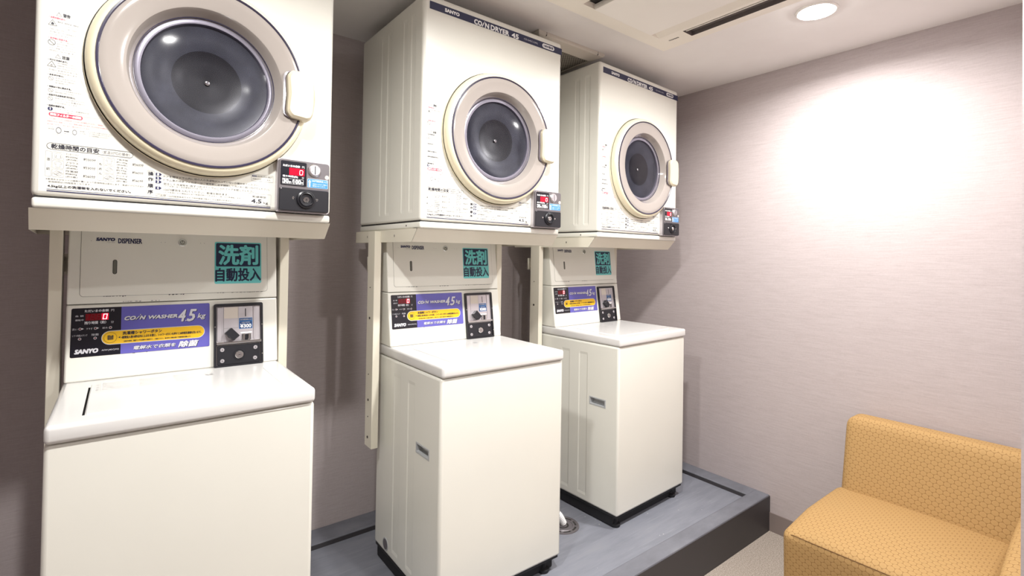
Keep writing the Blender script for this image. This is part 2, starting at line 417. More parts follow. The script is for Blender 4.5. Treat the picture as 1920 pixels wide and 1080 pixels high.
# ---------------------------------------------------------------- coin dryer
DZ = 1.4645; DTOP = 2.2761; DSEAM = 1.4882; DW = .654; DD = .5434
def xd(u, z, h): return (u, -h, z - DZ)
def rib_side(mb, y0, y1, z0, z1, xside, sgn, ribs, rz0, rz1, dep, extra=None, m='cream'):
    e = .006
    ys = {y0, y1}; zs = {z0, z1, rz0, rz0 + .012, rz1 - .012, rz1}
    for a, b_ in ribs: ys |= {a, a + e, b_ - e, b_}
    if extra:
        (a, b_, c, d, dd) = extra; ys |= {a - .006, a - .005, a, a + .002, b_ - .002, b_, b_ + .005, b_ + .006}; zs |= {c - .006, c - .005, c, c + .002, d - .002, d, d + .005, d + .006}
    def depth(y, z):
        if extra and a + .001 <= y <= b_ - .001 and c + .001 <= z <= d - .001: return extra[4]
        if extra and a - .0055 <= y <= b_ + .0055 and c - .0055 <= z <= d + .0055: return -.0012
        if not (rz0 + .006 <= z <= rz1 - .006): return 0
        for p, q in ribs:
            if p + e / 2 <= y <= q - e / 2: return dep
        return 0
    def mf(y, z):
        if extra and a - .0055 <= y <= b_ + .0055 and c - .0055 <= z <= d + .0055: return 'grey_plastic'
        return m
    mb.relief(sorted(ys), sorted(zs), depth, mf, lambda y, z, d_: (xside - sgn * d_, y, z))

def small_lines(mb, x0, x1, y_top, n, pitch, hgt, m, xf, seedtext, h=.0005):
    for k in range(n):
        t = seedtext[k % len(seedtext)]
        mb.text(t, x0, x0 + (x1 - x0) * (1.0 if k < n - 1 else .7), y_top - k * pitch - hgt, y_top - k * pitch, m, xf, h)

def dryer_print(par):
    b = MB(); X = xd; H = .0005
    # banner
    b.rrect(-.304, .3268, 2.2256, 2.2530, .0008, 'banner', X, H)
    h2 = H * 2
    b.text('SANYO', -.243, -.184, 2.2335, 2.2450, 'white_ink', X, h2, bold=.0008)
    b.text('CO', -.1190, -.0850, 2.2275, 2.2450, 'white_ink', X, h2, bold=.0009)
    b.line((-.0835, 2.2275), (-.0755, 2.2440), .0036, 'white_ink', X, h2); b.disc(-.0728, 2.2478, .0018, 'white_ink', X, h2, 10)
    b.text('N', -.0700, -.0530, 2.2275, 2.2450, 'white_ink', X, h2, bold=.0009)
    b.text('DRYER', -.0440, .0425, 2.2275, 2.2450, 'white_ink', X, h2, bold=.0009)
    b.text('45', .0570, .0905, 2.2275, 2.2450, 'white_ink', X, h2, bold=.0009)
    b.text('CD-S45C1(W)', .1184, .1904, 2.2330, 2.2420, 'silver_ink', X, h2)
    b.rrect(.2162, .2825, 2.2305, 2.2485, .0088, 'white_ink', X, h2)
    b.text('100V専用', .2235, .2755, 2.2345, 2.2450, 'banner', X, h2 + H, bold=.0005)
    # warnings column
    I, G, R = 'ink', 'grey_ink', 'pink_ink'
    w = .0007
    b.outline([(-.308, 1.8868), (-.303, 1.8945), (-.262, 1.8945), (-.2529, 1.8905), (-.2565, 1.840), (-.2589, 1.8106), (-.262, 1.806), (-.303, 1.806), (-.3075, 1.811)], .0004, 'pale_ink', X, H)
    b.line((-.308, 1.8868), (-.2535, 1.8868), .0004, 'pale_ink', X, H); b.line((-.308, 1.8415), (-.2568, 1.8415), .0004, 'pale_ink', X, H)
    b.outline([(-.2894, 1.8966), (-.2936, 1.8885), (-.2848, 1.8885)], w, G, X, H); b.text('!', -.28955, -.28885, 1.8896, 1.8942, G, X, H)
    b.text('警告', -.2824, -.2707, 1.8885, 1.8960, I, X, H, bold=.0003)
    b.text('・火災の恐れあり。', -.3050, -.2780, 1.8812, 1.8850, R, X, H, bold=.0002)
    b.outline([(-.2994, 1.8776), (-.3062, 1.8653), (-.2923, 1.8653)], w, I, X, H)
    b.add([X(x, z, H) for x, z in ((-.3012, 1.8668), (-.2976, 1.8668), (-.2968, 1.8695), (-.2984, 1.8712), (-.2992, 1.8735), (-.3005, 1.8712), (-.3020, 1.8695))], [tuple(range(7))], I)
    b.text('食用油、動物系油、機械油', -.2915, -.257, 1.8735, 1.8768, I, X, H)
    body1 = ['ドライクリーニング油、ベンジンや', 'シンナー、ガソリンなどの付着した衣類は', '洗濯後でも絶対に乾燥しないでください。', '油の酸化熱による自然発火や', '引火の恐れがあります。']
    for k, t in enumerate(body1): b.text(t, -.2915 if k == 0 else -.304, -.2600 - (.012 if k == 4 else 0), 1.8675 - k * .0058, 1.8703 - k * .0058, G, X, H)
    b.text('・お子様に注意する。', -.3050, -.2735, 1.8355, 1.8393, R, X, H, bold=.0002)
    b.ring(-.3000, 1.8277, .0055, .0063, I, X, H, 24); b.line((-.3040, 1.8317), (-.2960, 1.8237), .0009, I, X, H)
    for k, t in enumerate(['お子様だけで使わせたり、', '幼児の手の届くところで', '使わないでください。', 'けが・感電・やけどなどの', '原因になります。']):
        b.text(t, -.2915 if k < 3 else -.304, -.2605, 1.8310 - k * .0055, 1.8337 - k * .0055, G, X, H)
    b.outline([(-.3075, 1.798), (-.303, 1.8035), (-.262, 1.8035), (-.2565, 1.795), (-.2560, 1.776), (-.2491, 1.7527), (-.224, 1.6953), (-.2164, 1.6777), (-.2190, 1.6745), (-.3013, 1.6745), (-.3065, 1.681)], .0004, 'pale_ink', X, H)
    b.outline([(-.2894, 1.8035), (-.2936, 1.7955), (-.2848, 1.7955)], w, G, X, H); b.text('!', -.28955, -.28885, 1.7966, 1.8012, G, X, H)
    b.text('注意', -.2822, -.2705, 1.7955, 1.8020, I, X, H, bold=.0003)
    b.text('・やけどの恐れあり。', -.3049, -.2735, 1.7880, 1.7915, I, X, H, bold=.0002)
    b.outline([(-.2992, 1.7868), (-.3062, 1.7748), (-.2922, 1.7748)], w, I, X, H); b.text('♨', -.3012, -.2972, 1.7760, 1.7805, G, X, H)
    for k, t in enumerate(['運転中や運転直後は、ドアやドラム', '金属部が熱くなっていますので', '手をふれないでください。', '衣類の金具やボタンも', 'やけどの恐れがあります。']):
        b.text(t, -.2900 if k < 3 else -.304, -.2590 + k * .001, 1.7830 - k * .0055, 1.7857 - k * .0055, G, X, H)
    for head, zt, xe, lines in (('・水をかけない。', 1.7560, -.2794, ['本体に水をかけたり、', '湿気の多い所で使わない。', '感電・漏電の原因になります。']),
                                ('・衣類は十分に脱水する。', 1.7300, -.2662, ['水のしたたる衣類を入れると', '故障や漏電の原因になります。']),
                                ('・火気や引火物を近づけない。', 1.7118, -.2595, ['本体の近くに灯油やガソリン、', 'シンナーなどを置かない。', '火災の原因になります。']),
                                ('・衣類を確認する。', 1.6883, -.2758, ['ライターやマッチ、金属類などが', '入っていないか確かめてください。'])):
        b.text(head, -.3047, xe, zt - .001, zt + .0027, I, X, H, bold=.0002)
        zi = zt - .0085
        if '確認' in head:
            b.disc(-.2996, zi + .002, .0042, 'navy_ink', X, H, 20); b.text('!', -.3001, -.2991, zi - .0005, zi + .0048, 'white_ink', X, h2, bold=.0003)
        else:
            b.ring(-.2998, zi + .001, .0036, .0042, G, X, H, 20); b.line((-.3026, zi + .004), (-.2970, zi - .002), .0006, G, X, H)
        for k, t in enumerate(lines): b.text(t, -.2925, -.2560 + (1.75 - zt) * .35 - (.012 if k == len(lines) - 1 else 0), zt - .0064 - k * .0052, zt - .0038 - k * .0052, G, X, H)
        if '確認' not in head: b.line((-.3065, zt - .0195 if len(lines) > 2 else zt - .0145), (-.25 + (1.75 - zt) * .4, zt - .0195 if len(lines) > 2 else zt - .0145), .0003, 'pale_ink', X, H)
    b.rrect(-.3018, -.2457, 1.6662, 1.6745, .0040, 'red_ink', X, H)
    b.text('排気フィルターの掃除', -.2995, -.2480, 1.6675, 1.6730, 'white_ink', X, h2, bold=.0003)
    for k, (t, xe) in enumerate((('・ドラム奥のフィルターは毎回お使いになる前に必ず掃除してください。ご使用後も', -.2087), ('目詰まりすると乾燥しにくくなり、故障の原因になります。外したままでの運転は', -.2030), ('おやめください。元どおりに取り付けてください。', -.2328))):
        b.text(t, -.3035, xe, 1.6593 - k * .0062, 1.6623 - k * .0062, R, X, H)
    b.ring(-.285, 1.6367, .0035, .0048, G, X, H, 20, 1.5); b.ring(-.2586, 1.6367, .0030, .0040, G, X, H, 20, 1.5)
    b.line((-.2764, 1.6364), (-.2700, 1.6364), .0013, I, X, H); b.add([X(x, z, H) for x, z in ((-.2702, 1.6380), (-.2673, 1.6364), (-.2702, 1.6348))], [(0, 1, 2)], I)
    for t, xa, xe, z in (('フィルター', -.303, -.292, 1.6420), ('網状部', -.302, -.292, 1.6382), ('外す', -.2755, -.2685, 1.6315), ('フィルターカバー', -.296, -.274, 1.6270), ('掃除機で', -.2500, -.2390, 1.6410), ('ほこりを取る', -.2500, -.2390, 1.6362), ('フィルターは傷つきやすいので', -.236, -.192, 1.6420), ('ていねいに扱ってください。', -.234, -.194, 1.6380), ('必ず毎回掃除してください。', -.234, -.199, 1.6335)):
        b.text(t, xa, xe, z - .0013, z + .0013, G, X, H)
    # drying time table
    b.rline(-.3038, -.1529, 1.5932, 1.6078, .0072, .0008, I, X, H)
    b.text('乾燥時間の目安', -.2965, -.2155, 1.5955, 1.6058, I, X, H, bold=.0003)
    b.text('〈室温20℃の場合〉', -.2108, -.1590, 1.5968, 1.6040, G, X, H)
    for xa, xb, chars, zs in ((-.3054, -.2953, '混紡', (1.571, 1.5505)), (-.2173, -.2076, 'もめん', (1.572, 1.561, 1.5505))):
        b.rline(xa, xb, 1.5338, 1.5892, .0014, .0004, G, X, H)
        for ch, z in zip(chars, zs): b.text(ch, xa + .0022, xb - .0022, z - .003, z + .003, I, X, H)
    def shirt(cx, cz, long_):
        s_ = .0062; p = [(-.3, 1), (.3, 1), (.9, .6), (1.0, -.7 if long_ else .1), (.7, -.75 if long_ else 0), (.55, .25), (.55, -1), (-.55, -1), (-.55, .25), (-.7, -.75 if long_ else 0), (-1.0, -.7 if long_ else .1), (-.9, .6)]
        b.outline([(cx + x * s_, cz + y * s_) for x, y in p], .0004, G, X, H)
    def folded(cx, cz, n):
        for k in range(n):
            o_ = (k - n / 2 + .5) * .0028
            b.outline([(cx - .0058 + o_, cz - .002 - o_ * .5), (cx + .001 + o_, cz + .0042 - o_ * .5), (cx + .0058 + o_, cz + .001 - o_ * .5), (cx - .001 + o_, cz - .0048 - o_ * .5)], .0004, G, X, H)
    for xa, xb in ((-.2940, -.2750), (-.2062, -.1877)):
        for k in range(3):
            zc = 1.5805 - k * .0192
            b.rline(xa, xb, zc - .0086, zc + .0086, .0018, .0004, G, X, H)
            if xa < -.25: (shirt((xa + xb) / 2, zc, k == 0) if k < 2 else folded((xa + xb) / 2, zc, 3))
            else: (shirt((xa + xb) / 2, zc, False) if k == 0 else folded((xa + xb) / 2, zc, k + 1))
    for x0, rows in ((-.2722, (('カッターシャツ', '約200g…', '(約5枚)', '約30分'), ('ブラウス', '約200g…', '(約8枚)', '約30分'), ('作業服', '約800g…', '(約3着)', '約60分'))), (-.1838, (('下着(半袖)', '約130g…', '(約6枚)', '約60分'), ('タオル', '約70g…', '(約15枚)', '約60分'), ('パジャマ', '約500g…', '(約1着)', '約60分')))):
        for k, r_ in enumerate(rows):
            z = 1.5842 - k * .0190
            b.text(r_[0], x0, x0 + .0212, z, z + .0044, I, X, H)
            b.text(r_[1], x0, x0 + .0260, z - .0062, z - .0018, I, X, H); b.text(r_[2], x0 + .0008, x0 + .0200, z - .0122, z - .0080, I, X, H)
            b.text(r_[3], x0 + .0300, x0 + .0512, z - .0085, z - .0022, I, X, H)
    b.text('※室温およびセンイの種類や量によって乾燥時間は変化します。室温が10℃下がると', -.3037, -.1308, 1.5262, 1.5300, I, X, H)
    b.text('乾燥時間は10%程度長くなります。', -.2994, -.2282, 1.5205, 1.5243, I, X, H)
    b.text('4.5kg以上の洗濯物を入れないでください。', -.3006, -.1561, 1.5092, 1.5162, I, X, H, bold=.0002)
    b.line((-.3019, 1.5057), (.1558, 1.5018), .0009, 'navy_ink', X, H); b.line((-.3019, 1.5022), (.1558, 1.4982), .0022, 'navy_ink', X, H)
    # operating order
    b.rline(-.1250, -.1112, 1.5092, 1.5682, .0012, .0004, G, X, H)
    for ch, z in zip('操作順序', (1.5612, 1.5475, 1.5320, 1.5170)): b.text(ch, -.1232, -.1130, z - .0045, z + .0045, I, X, H, bold=.00025)
    for k, z in enumerate((1.5612, 1.5519, 1.5430, 1.5278)):
        b.add([X(x, zz, H) for x, zz in ((-.1082, z - .0035), (-.0995, z - .0035), (-.0958, z), (-.0995, z + .0035), (-.1082, z + .0035))], [tuple(range(5))], 'navy_ink')
        b.text(str(k + 1), -.1052, -.1018, z - .0025, z + .0025, 'white_ink', X, h2, bold=.0003)
    for t, xa, xe, z, hh in (('ドアを開きドラム内に他の人の洗濯物が入っていないか確かめてください。', -.0924, .1258, 1.5578, .0056), ('ドラム奥の排気フィルターはご使用前に必ず掃除して元どおり取り付けてください。', -.0924, .1521, 1.5490, .0056),
                             ('脱水した洗濯物を1枚ずつ広げてドラムに入れてドアを閉じてください。', -.0920, .1170, 1.5396, .0056), ('(ドアを閉じるとき洗濯物がはさまらないようにしてください。)', -.0912, .0448, 1.5340, .0038),
                             ('100円硬貨を入れてください。乾燥を始めます。', -.0917, .0510, 1.5252, .0056), ('(ドアを開けると運転は止まり乾燥が続けられません。閉じると再運転します。)', -.0909, .0868, 1.5185, .0038),
                             ('100円硬貨専用ですので他の硬貨は投入しても返却されません。', -.0818, .0608, 1.5095, .0042)):
        b.text(t, xa, xe, z - hh / 2, z + hh / 2, I, X, H)
    b.rline(-.1082, -.0841, 1.5075, 1.5140, .0014, .0004, G, X, H); b.text('ご注意', -.1060, -.0862, 1.5088, 1.5128, I, X, H)
    b.rline(.0981, .1569, 1.5050, 1.5347, .0022, .0005, G, X, H)
    b.text('乾燥容量', .1090, .1441, 1.5235, 1.5290, I, X, H); b.text('4.5', .1066, .1320, 1.5088, 1.5192, I, X, H, bold=.0004); b.text('kg', .1369, .1488, 1.5065, 1.5140, I, X, H)
    b.rline(.1055, .1615, 1.5690, 1.5875, .0022, .0005, G, X, H); b.rrect(.1075, .1185, 1.5805, 1.5852, .0004, 'navy_ink', X, H); b.text('点灯', .1085, .1175, 1.5813, 1.5844, 'white_ink', X, h2)
    b.text('表示中は送風運転で', .1200, .1590, 1.5808, 1.5850, I, X, H); b.text('衣類を冷ましています。', .1085, .1550, 1.5728, 1.5765, I, X, H)
    return b.build('front_lettering', par, fix=False)

def make_dryer():
    root = empty('tumble_dryer', (0, 0, DZ))
    hw = DW / 2; b = MB()
    zc = 1.815; bev = .012
    z0, z1 = DSEAM + .001 - DZ, DTOP - DZ
    b.box(-hw, hw, 0, DD, z0, z1, 'cream', bev, 4, skip=((0, -1, 0), (-1, 0, 0), (1, 0, 0)))
    b.holeplate(-hw + bev, hw - bev, z0 + bev, z1 - bev, 0, zc - DZ, .170, 'cream', lambda u, z, h: (u, 0, z))
    ribs = [(.055, .090), (.120, .152), (.248, .288), (.330, .345)]
    for sg in (-1, 1): rib_side(b, bev, DD - bev, z0 + bev, z1 - bev, sg * hw, sg, ribs, z0 + .03, z1 - .05, .0020)
    b.build('cabinet', root)
    b = MB(); b.box(-hw + .0012, hw - .0012, .0012, DD, 0, DSEAM - .0008 - DZ, 'cream', .006, 3)
    b.box(-hw + .004, hw - .004, .006, DD - .01, DSEAM - .002 - DZ, DSEAM + .004 - DZ, 'gap')
    for sg in (-1, 1): b.cyl(.104, 1.4757 - DZ, .0028, 0, .0012, 'bolt', lambda y, z, h, sg=sg: (sg * (hw - .0012 + h), y, z), 0, 16)
    b.build('base', root)
    dryer_print(root)
    # door
    def xo(x, z, h): return (x, -h, z + zc - DZ)
    b = MB(); b.lathe([(.2492, .0), (.2492, .0050), (.2484, .0062)], 'ring', xo, 96); b.lathe([(.2484, .0062), (.2438, .0064)], 'gap', xo, 96)
    b.lathe([(.2456, .0055), (.2458, .0150), (.2448, .0205), (.2415, .0275), (.2365, .0325), (.2330, .0350), (.2285, .0358), (.2285, .015)], 'ring', xo, 96)
    door = b.build('door', root)
    notch = math.radians(17.5)
    b = MB(); b.lathe([(.2295, .0345), (.2280, .0388), (.2245, .0392), (.2225, .0372)], 'navy', xo, 90, notch, 2 * PI - notch); b.build('navy_trim', door)
    b = MB(); b.lathe([(.2235, .018), (.2230, .0365), (.2160, .0388), (.2060, .0384), (.1900, .0352), (.1800, .0340), (.1730, .0315), (.1690, .0250), (.1635, .0130), (.1590, .0040), (.1550, -.004)], 'bezel', xo, 96)
    # dark edge of the clear bezel where it is cut for the handle
    ne = [(.2240 * math.cos(notch), -.2240 * math.sin(notch)), (.190, -.066), (.1800, -.058), (.1770, -.045), (.1790, 0), (.1770, .045), (.1800, .058), (.190, .066), (.2240 * math.cos(notch), .2240 * math.sin(notch))]
    for k in range(len(ne) - 1):
        (xa, za), (xb, zb) = ne[k], ne[k + 1]
        b.add([xo(xa, za, .024), xo(xb, zb, .024), xo(xb, zb, .0410), xo(xa, za, .0410)], [(0, 1, 2, 3)], 'purple_edge')
        b.add([xo(xa, za, .0410), xo(xb, zb, .0410), xo(xb - .007, zb * .97, .0412), xo(xa - .007, za * .97, .0412)], [(0, 1, 2, 3)], 'purple_edge')
    b.build('window_bezel', door)
    b = MB(); b.lathe([(.1592, .0035), (.1585, .0050), (.1572, .0045), (.1568, .0010)], 'navy', xo, 96); b.lathe([(.1568, -.004), (.1555, -.0005), (.1500, .0015), (.1440, .0005), (.1420, -.004), (.1415, -.012)], 'steel', xo, 96); b.build('window_trim', door)
    b = MB(); b.lathe([(.1460, -.006), (.1400, -.0085), (.1100, -.0125), (.0800, -.0155)], 'drum', xo, 96); b.lathe([(.0800, -.0155), (.0775, -.0165), (.0500, -.0185), (.0150, -.0225), (.00001, -.023)], 'drum_in', xo, 96)
    b.build('drum_plate', door)
    b = MB(); b.lathe([(.0062, -.0225), (.0060, -.0190), (.0045, -.0180), (.00001, -.0180)], 'chrome', xo, 24); b.lathe([(.0032, -.0178), (.00001, -.0178)], 'gun', xo, 16); b.build('hub_bolt', door)
    b = MB(); b.lathe([(.1490, -.001), (.1300, .0035), (.0900, .0075), (.0450, .0098), (.00001, .0105)], 'glass', xo, 64); b.build('window_glass', door)
    b = MB()
    hp = [(.1850, -.060), (.1800, -.052), (.1790, -.044), (.1815, 0), (.1790, .044), (.1800, .052), (.1850, .060), (.192, .0655), (.2300, .0690), (.2400, .0655)]
    for k in range(1, 12):
        t = k / 12; z = .0655 - .131 * t; hp.append((.2440 + .010 * math.sin(PI * t), z))
    hp += [(.2400, -.0655), (.2300, -.0690), (.192, -.0655)]
    b.prism(hp, .020, .0590, 'handle', xo, .007)
    b.build('door_handle', door)
    # coin box
    bx = MB(); U0, U1, Z0, Z1 = .1690, .3110, 1.4910, 1.6365
    bx.rrect(U0 - .002, U1 + .002, Z0 - .002, Z1 + .002, .005, 'metal', xd, 0, .018)
    bx.rrect(U0, U1, Z0, Z1, .008, 'gun', xd, .018, .007, .0015)
    box = bx.build('coin_box', root)
    F = .025; e = .0004
    b = MB(); b.rrect(.1722, .2445, 1.5630, 1.6328, .004, 'chrome', xd, F, .0006); b.rrect(.1733, .2434, 1.5641, 1.6317, .0035, 'panel_black', xd, F, .0010)
    f1 = F + .0013
    b.text('ただいまの金額', .1788, .2246, 1.6158, 1.6218, 'white_ink', xd, f1, bold=.0003); b.text('円', .2310, .2374, 1.6152, 1.6216, 'white_ink', xd, f1)
    b.rrect(.1958, .2378, 1.5930, 1.6135, .0004, 'red_window', xd, f1)
    for za, zb, xa, xb in ((1.6080, 1.6095, .2250, .2322), (1.5955, 1.5970, .2243, .2315), (1.6030, 1.6078, .2240, .2254), (1.5972, 1.6022, .2237, .2251), (1.6030, 1.6078, .2322, .2336), (1.5972, 1.6022, .2317, .2331)):
        b.poly([xd(xa, za, f1 + e), xd(xb, za, f1 + e), xd(xb, zb, f1 + e), xd(xa, zb, f1 + e)], 'led')
    b.text('残り時間(約)', .1785, .2196, 1.5855, 1.5916, 'white_ink', xd, f1, bold=.0002); b.text('分', .2305, .2368, 1.5852, 1.5910, 'white_ink', xd, f1)
    b.rline(.1777, .2355, 1.5677, 1.5826, .0003, .0006, 'white_ink', xd, f1)
    b.text('30', .1800, .1940, 1.5700, 1.5805, 'white_ink', xd, f1, bold=.0007); b.text('分', .1950, .2010, 1.5700, 1.5755, 'white_ink', xd, f1, bold=.0003); b.line((.2030, 1.5698), (.2065, 1.5808), .0010, 'white_ink', xd, f1)
    b.text('100', .2080, .2280, 1.5700, 1.5805, 'white_ink', xd, f1, bold=.0007); b.text('円', .2288, .2345, 1.5700, 1.5755, 'white_ink', xd, f1, bold=.0002)
    b.build('display_panel', box)
    b = MB(); b.cyl(.2662, 1.6133, .0188, F, F + .003, 'chrome', xd, .001, 40); b.cyl(.2662, 1.6133, .0168, F + .003, F + .0075, 'metal', xd, .003, 40)
    b.rrect(.2650, .2672, 1.6010, 1.6255, .0008, 'black', xd, F + .0078); b.disc(.2570, 1.6095, .0011, 'gun', xd, F + .0078, 10); b.build('coin_slot', box)
    b = MB(); b.rrect(.2470, .3067, 1.5630, 1.5888, .003, 'white_ink', xd, F, .0004); b.rrect(.2476, .3061, 1.5636, 1.5882, .0026, 'sky', xd, F, .0007)
    f2 = F + .0010
    b.add([xd(x, z, f2) for x, z in ((.2508, 1.5652), (.2552, 1.5652), (.2552, 1.5785), (.2570, 1.5785), (.2530, 1.5862), (.2490, 1.5785), (.2508, 1.5785))], [tuple(range(7))], 'white_ink')
    b.text('100円硬貨投入口', .2595, .3045, 1.5800, 1.5862, 'white_ink', xd, f2); b.text('硬貨を入れると運転を', .2620, .3045, 1.5725, 1.5760, 'white_ink', xd, f2); b.text('開始いたします。', .2620, .2990, 1.5668, 1.5705, 'white_ink', xd, f2)
    b.build('coin_label', box)
    b = MB(); b.rrect(.1695, .3085, 1.4930, 1.5560, .005, 'black', xd, F, .0040, .0012)
    b.disc(.1740, 1.5535, .0015, 'metal', xd, F + .0043, 12)
    b.build('cash_door', box)
    b = MB(); b.lathe([(.0262, F + .004), (.0255, F + .008), (.0215, F + .0105), (.0200, F + .0085), (.0195, F + .0110), (.0180, F + .0115), (.0165, F + .0065), (.0090, F + .0060)], 'black', lambda x, z, h: xd(.2425 + x, 1.5266 + z, h), 40)
    b.cyl(.2425, 1.5266, .0090, F + .004, F + .0095, 'chrome', xd, .0015, 24); b.rrect(.2412, .2438, 1.5240, 1.5292, .0004, 'black', xd, F + .0098)
    b.build('lock', box)
    for q, (x, z) in enumerate(((.2073, 1.5289), (.2736, 1.5276))):
        b = MB(); b.cyl(x, z, .0036, F + .004, F + .0058, 'chrome', xd, .0012, 16); b.build('screw', box)
    b = MB(); b.disc(.3035, 1.5970, .0062, 'beige', xd, F + .0003, 24); b.build('round_sticker', box)
    return root

DRY = [((.0181, .0653), 4.475), ((.9743, .1005), .3966), ((1.8846, .1349), 2.663)]
DLAB = ['cream coin dryer at the left end with its top edge out of view', 'cream coin dryer in the middle, its navy banner at the ceiling fully in view', 'cream coin dryer at the far end of the row beside the right wall']
dryer = make_dryer()
for i, ((x, y), a) in enumerate(DRY):
    o = dryer if i == 0 else copy_tree(dryer, (x, y, DZ), math.radians(a))
    o.location = (x, y, DZ); o.rotation_euler = (0, 0, math.radians(a))
    tag(o, DLAB[i], 'dryer', 'coin dryers in a row on steel stands')

# ---------------------------------------------------------------- dryer stand: a lipped shelf on two posts
POSTS = [((-.2943, .40), (.2895, .40)), ((.6328, .4155), (1.2205, .4155)), ((1.5435, .4916), (2.144, .514))]
POSTROT = [.27, -.13, 2.34]
def make_stand(i):
    (dx, dy), a = DRY[i]; root = empty('dryer_stand', (dx, dy, 0), math.radians(a))
    hw, t = .3301, .0025; zt, zb = 1.4640, 1.4175; vt, vb = -.006, .0400; yb = .5750
    b = MB(); v_t, v_b = .0101 - .0, .0504
    # front lip leans back towards its foot
    b.add([(-hw, v_t, zt), (hw, v_t, zt), (hw, v_b, zb), (-hw, v_b, zb), (-hw + t, v_t + t, zt), (hw - t, v_t + t, zt), (hw - t, v_b + t, zb), (-hw + t, v_b + t, zb)],
          [(0, 1, 2, 3), (7, 6, 5, 4), (0, 4, 5, 1), (3, 2, 6, 7), (0, 3, 7, 4), (1, 5, 6, 2)], 'stand')
    for s in (-1, 1):
        x1, x2 = s * hw, s * (hw - t)
        b.add([(x1, v_t + .0005, zt), (x1, yb, zt), (x1, yb, zb), (x1, v_b + .0005, zb), (x2, v_t + .0005, zt), (x2, yb, zt), (x2, yb, zb), (x2, v_b + .0005, zb)],
              [(0, 1, 2, 3), (7, 6, 5, 4), (0, 4, 5, 1), (3, 2, 6, 7), (1, 5, 6, 2), (0, 3, 7, 4)], 'stand')
        b.line((v_t + .0012, zt), (v_b + .0012, zb), .0008, 'bolt', lambda y, z, h, x1=x1, s=s: (x1 + s * .0004, y, z), 0)
        for y in (.447, .192): b.rrect(y - .0022, y + .0022, 1.4365, 1.4455, .002, 'gap', lambda yy, z, h, x1=x1, s=s: (x1 + s * .0006, yy, z))
        b.disc(v_t + .0062, zt - .0028, .0013, 'bolt', lambda yy, z, h, x1=x1, s=s: (x1 + s * .0006, yy, z), 0, 10)
    b.box(-hw, hw, yb - t, yb, zb, zt, 'stand'); b.box(-hw + t, hw - t, v_t + .004, v_t + .045, zt - t, zt, 'stand')
    for s in (-1, 1): b.box(min(s * hw - s * t, s * (hw - .05)), max(s * hw - s * t, s * (hw - .05)), .02, yb, zt - t, zt, 'stand')
    b.box(-.2, .2, yb - .03, yb, zt - t, zt, 'stand')
    b.build('shelf_tray', root)
    inv = Matrix.Rotation(-math.radians(a), 3, 'Z')
    for k, (px, py) in enumerate(POSTS[i]):
        p = inv @ Vector((px - dx, py - dy, 0)); r = math.radians(POSTROT[i] - a)
        def xp(x, y, z): return (p.x + x * math.cos(r) - y * math.sin(r), p.y + x * math.sin(r) + y * math.cos(r), z)
        b = MB(); b.box(-.0138, .0138, 0, .066, .6165, zt - .003, 'stand', .0012, 1, xf=xp)
        sgn = -1 if k == 0 else 1
        for z, rr in ((.90, .0022), (.80, .0048), (.735, .0022), (.655, .0050), (1.24, .0022), (1.12, .0048)):
            b.cyl(.036, z, rr, 0, .0016, 'bolt', lambda y, zz, h: xp(sgn * (.0138 + h), y, zz), 0, 14)
        b.build('post', root)
    q = [inv @ Vector((px - dx, py - dy, 0)) for px, py in POSTS[i]]
    b = MB(); b.box(q[0].x, q[1].x, max(q[0].y, q[1].y) + .094, max(q[0].y, q[1].y) + .106, 1.30, 1.36, 'stand')
    for k, sg in zip(q, (1, -1)): b.box(min(k.x + sg * .0105, k.x + sg * .0215), max(k.x + sg * .0105, k.x + sg * .0215), k.y + .060, max(q[0].y, q[1].y) + .100, 1.31, 1.35, 'stand')
    b.build('cross_bar', root)
    return root
for i, l in enumerate(('cream steel dryer stand at the left end above the leftmost washer', 'cream steel dryer stand in the middle with its left post end showing', 'cream steel dryer stand at the far end near the right wall')):
    tag(make_stand(i), l, 'stand', 'steel stands under the dryers')

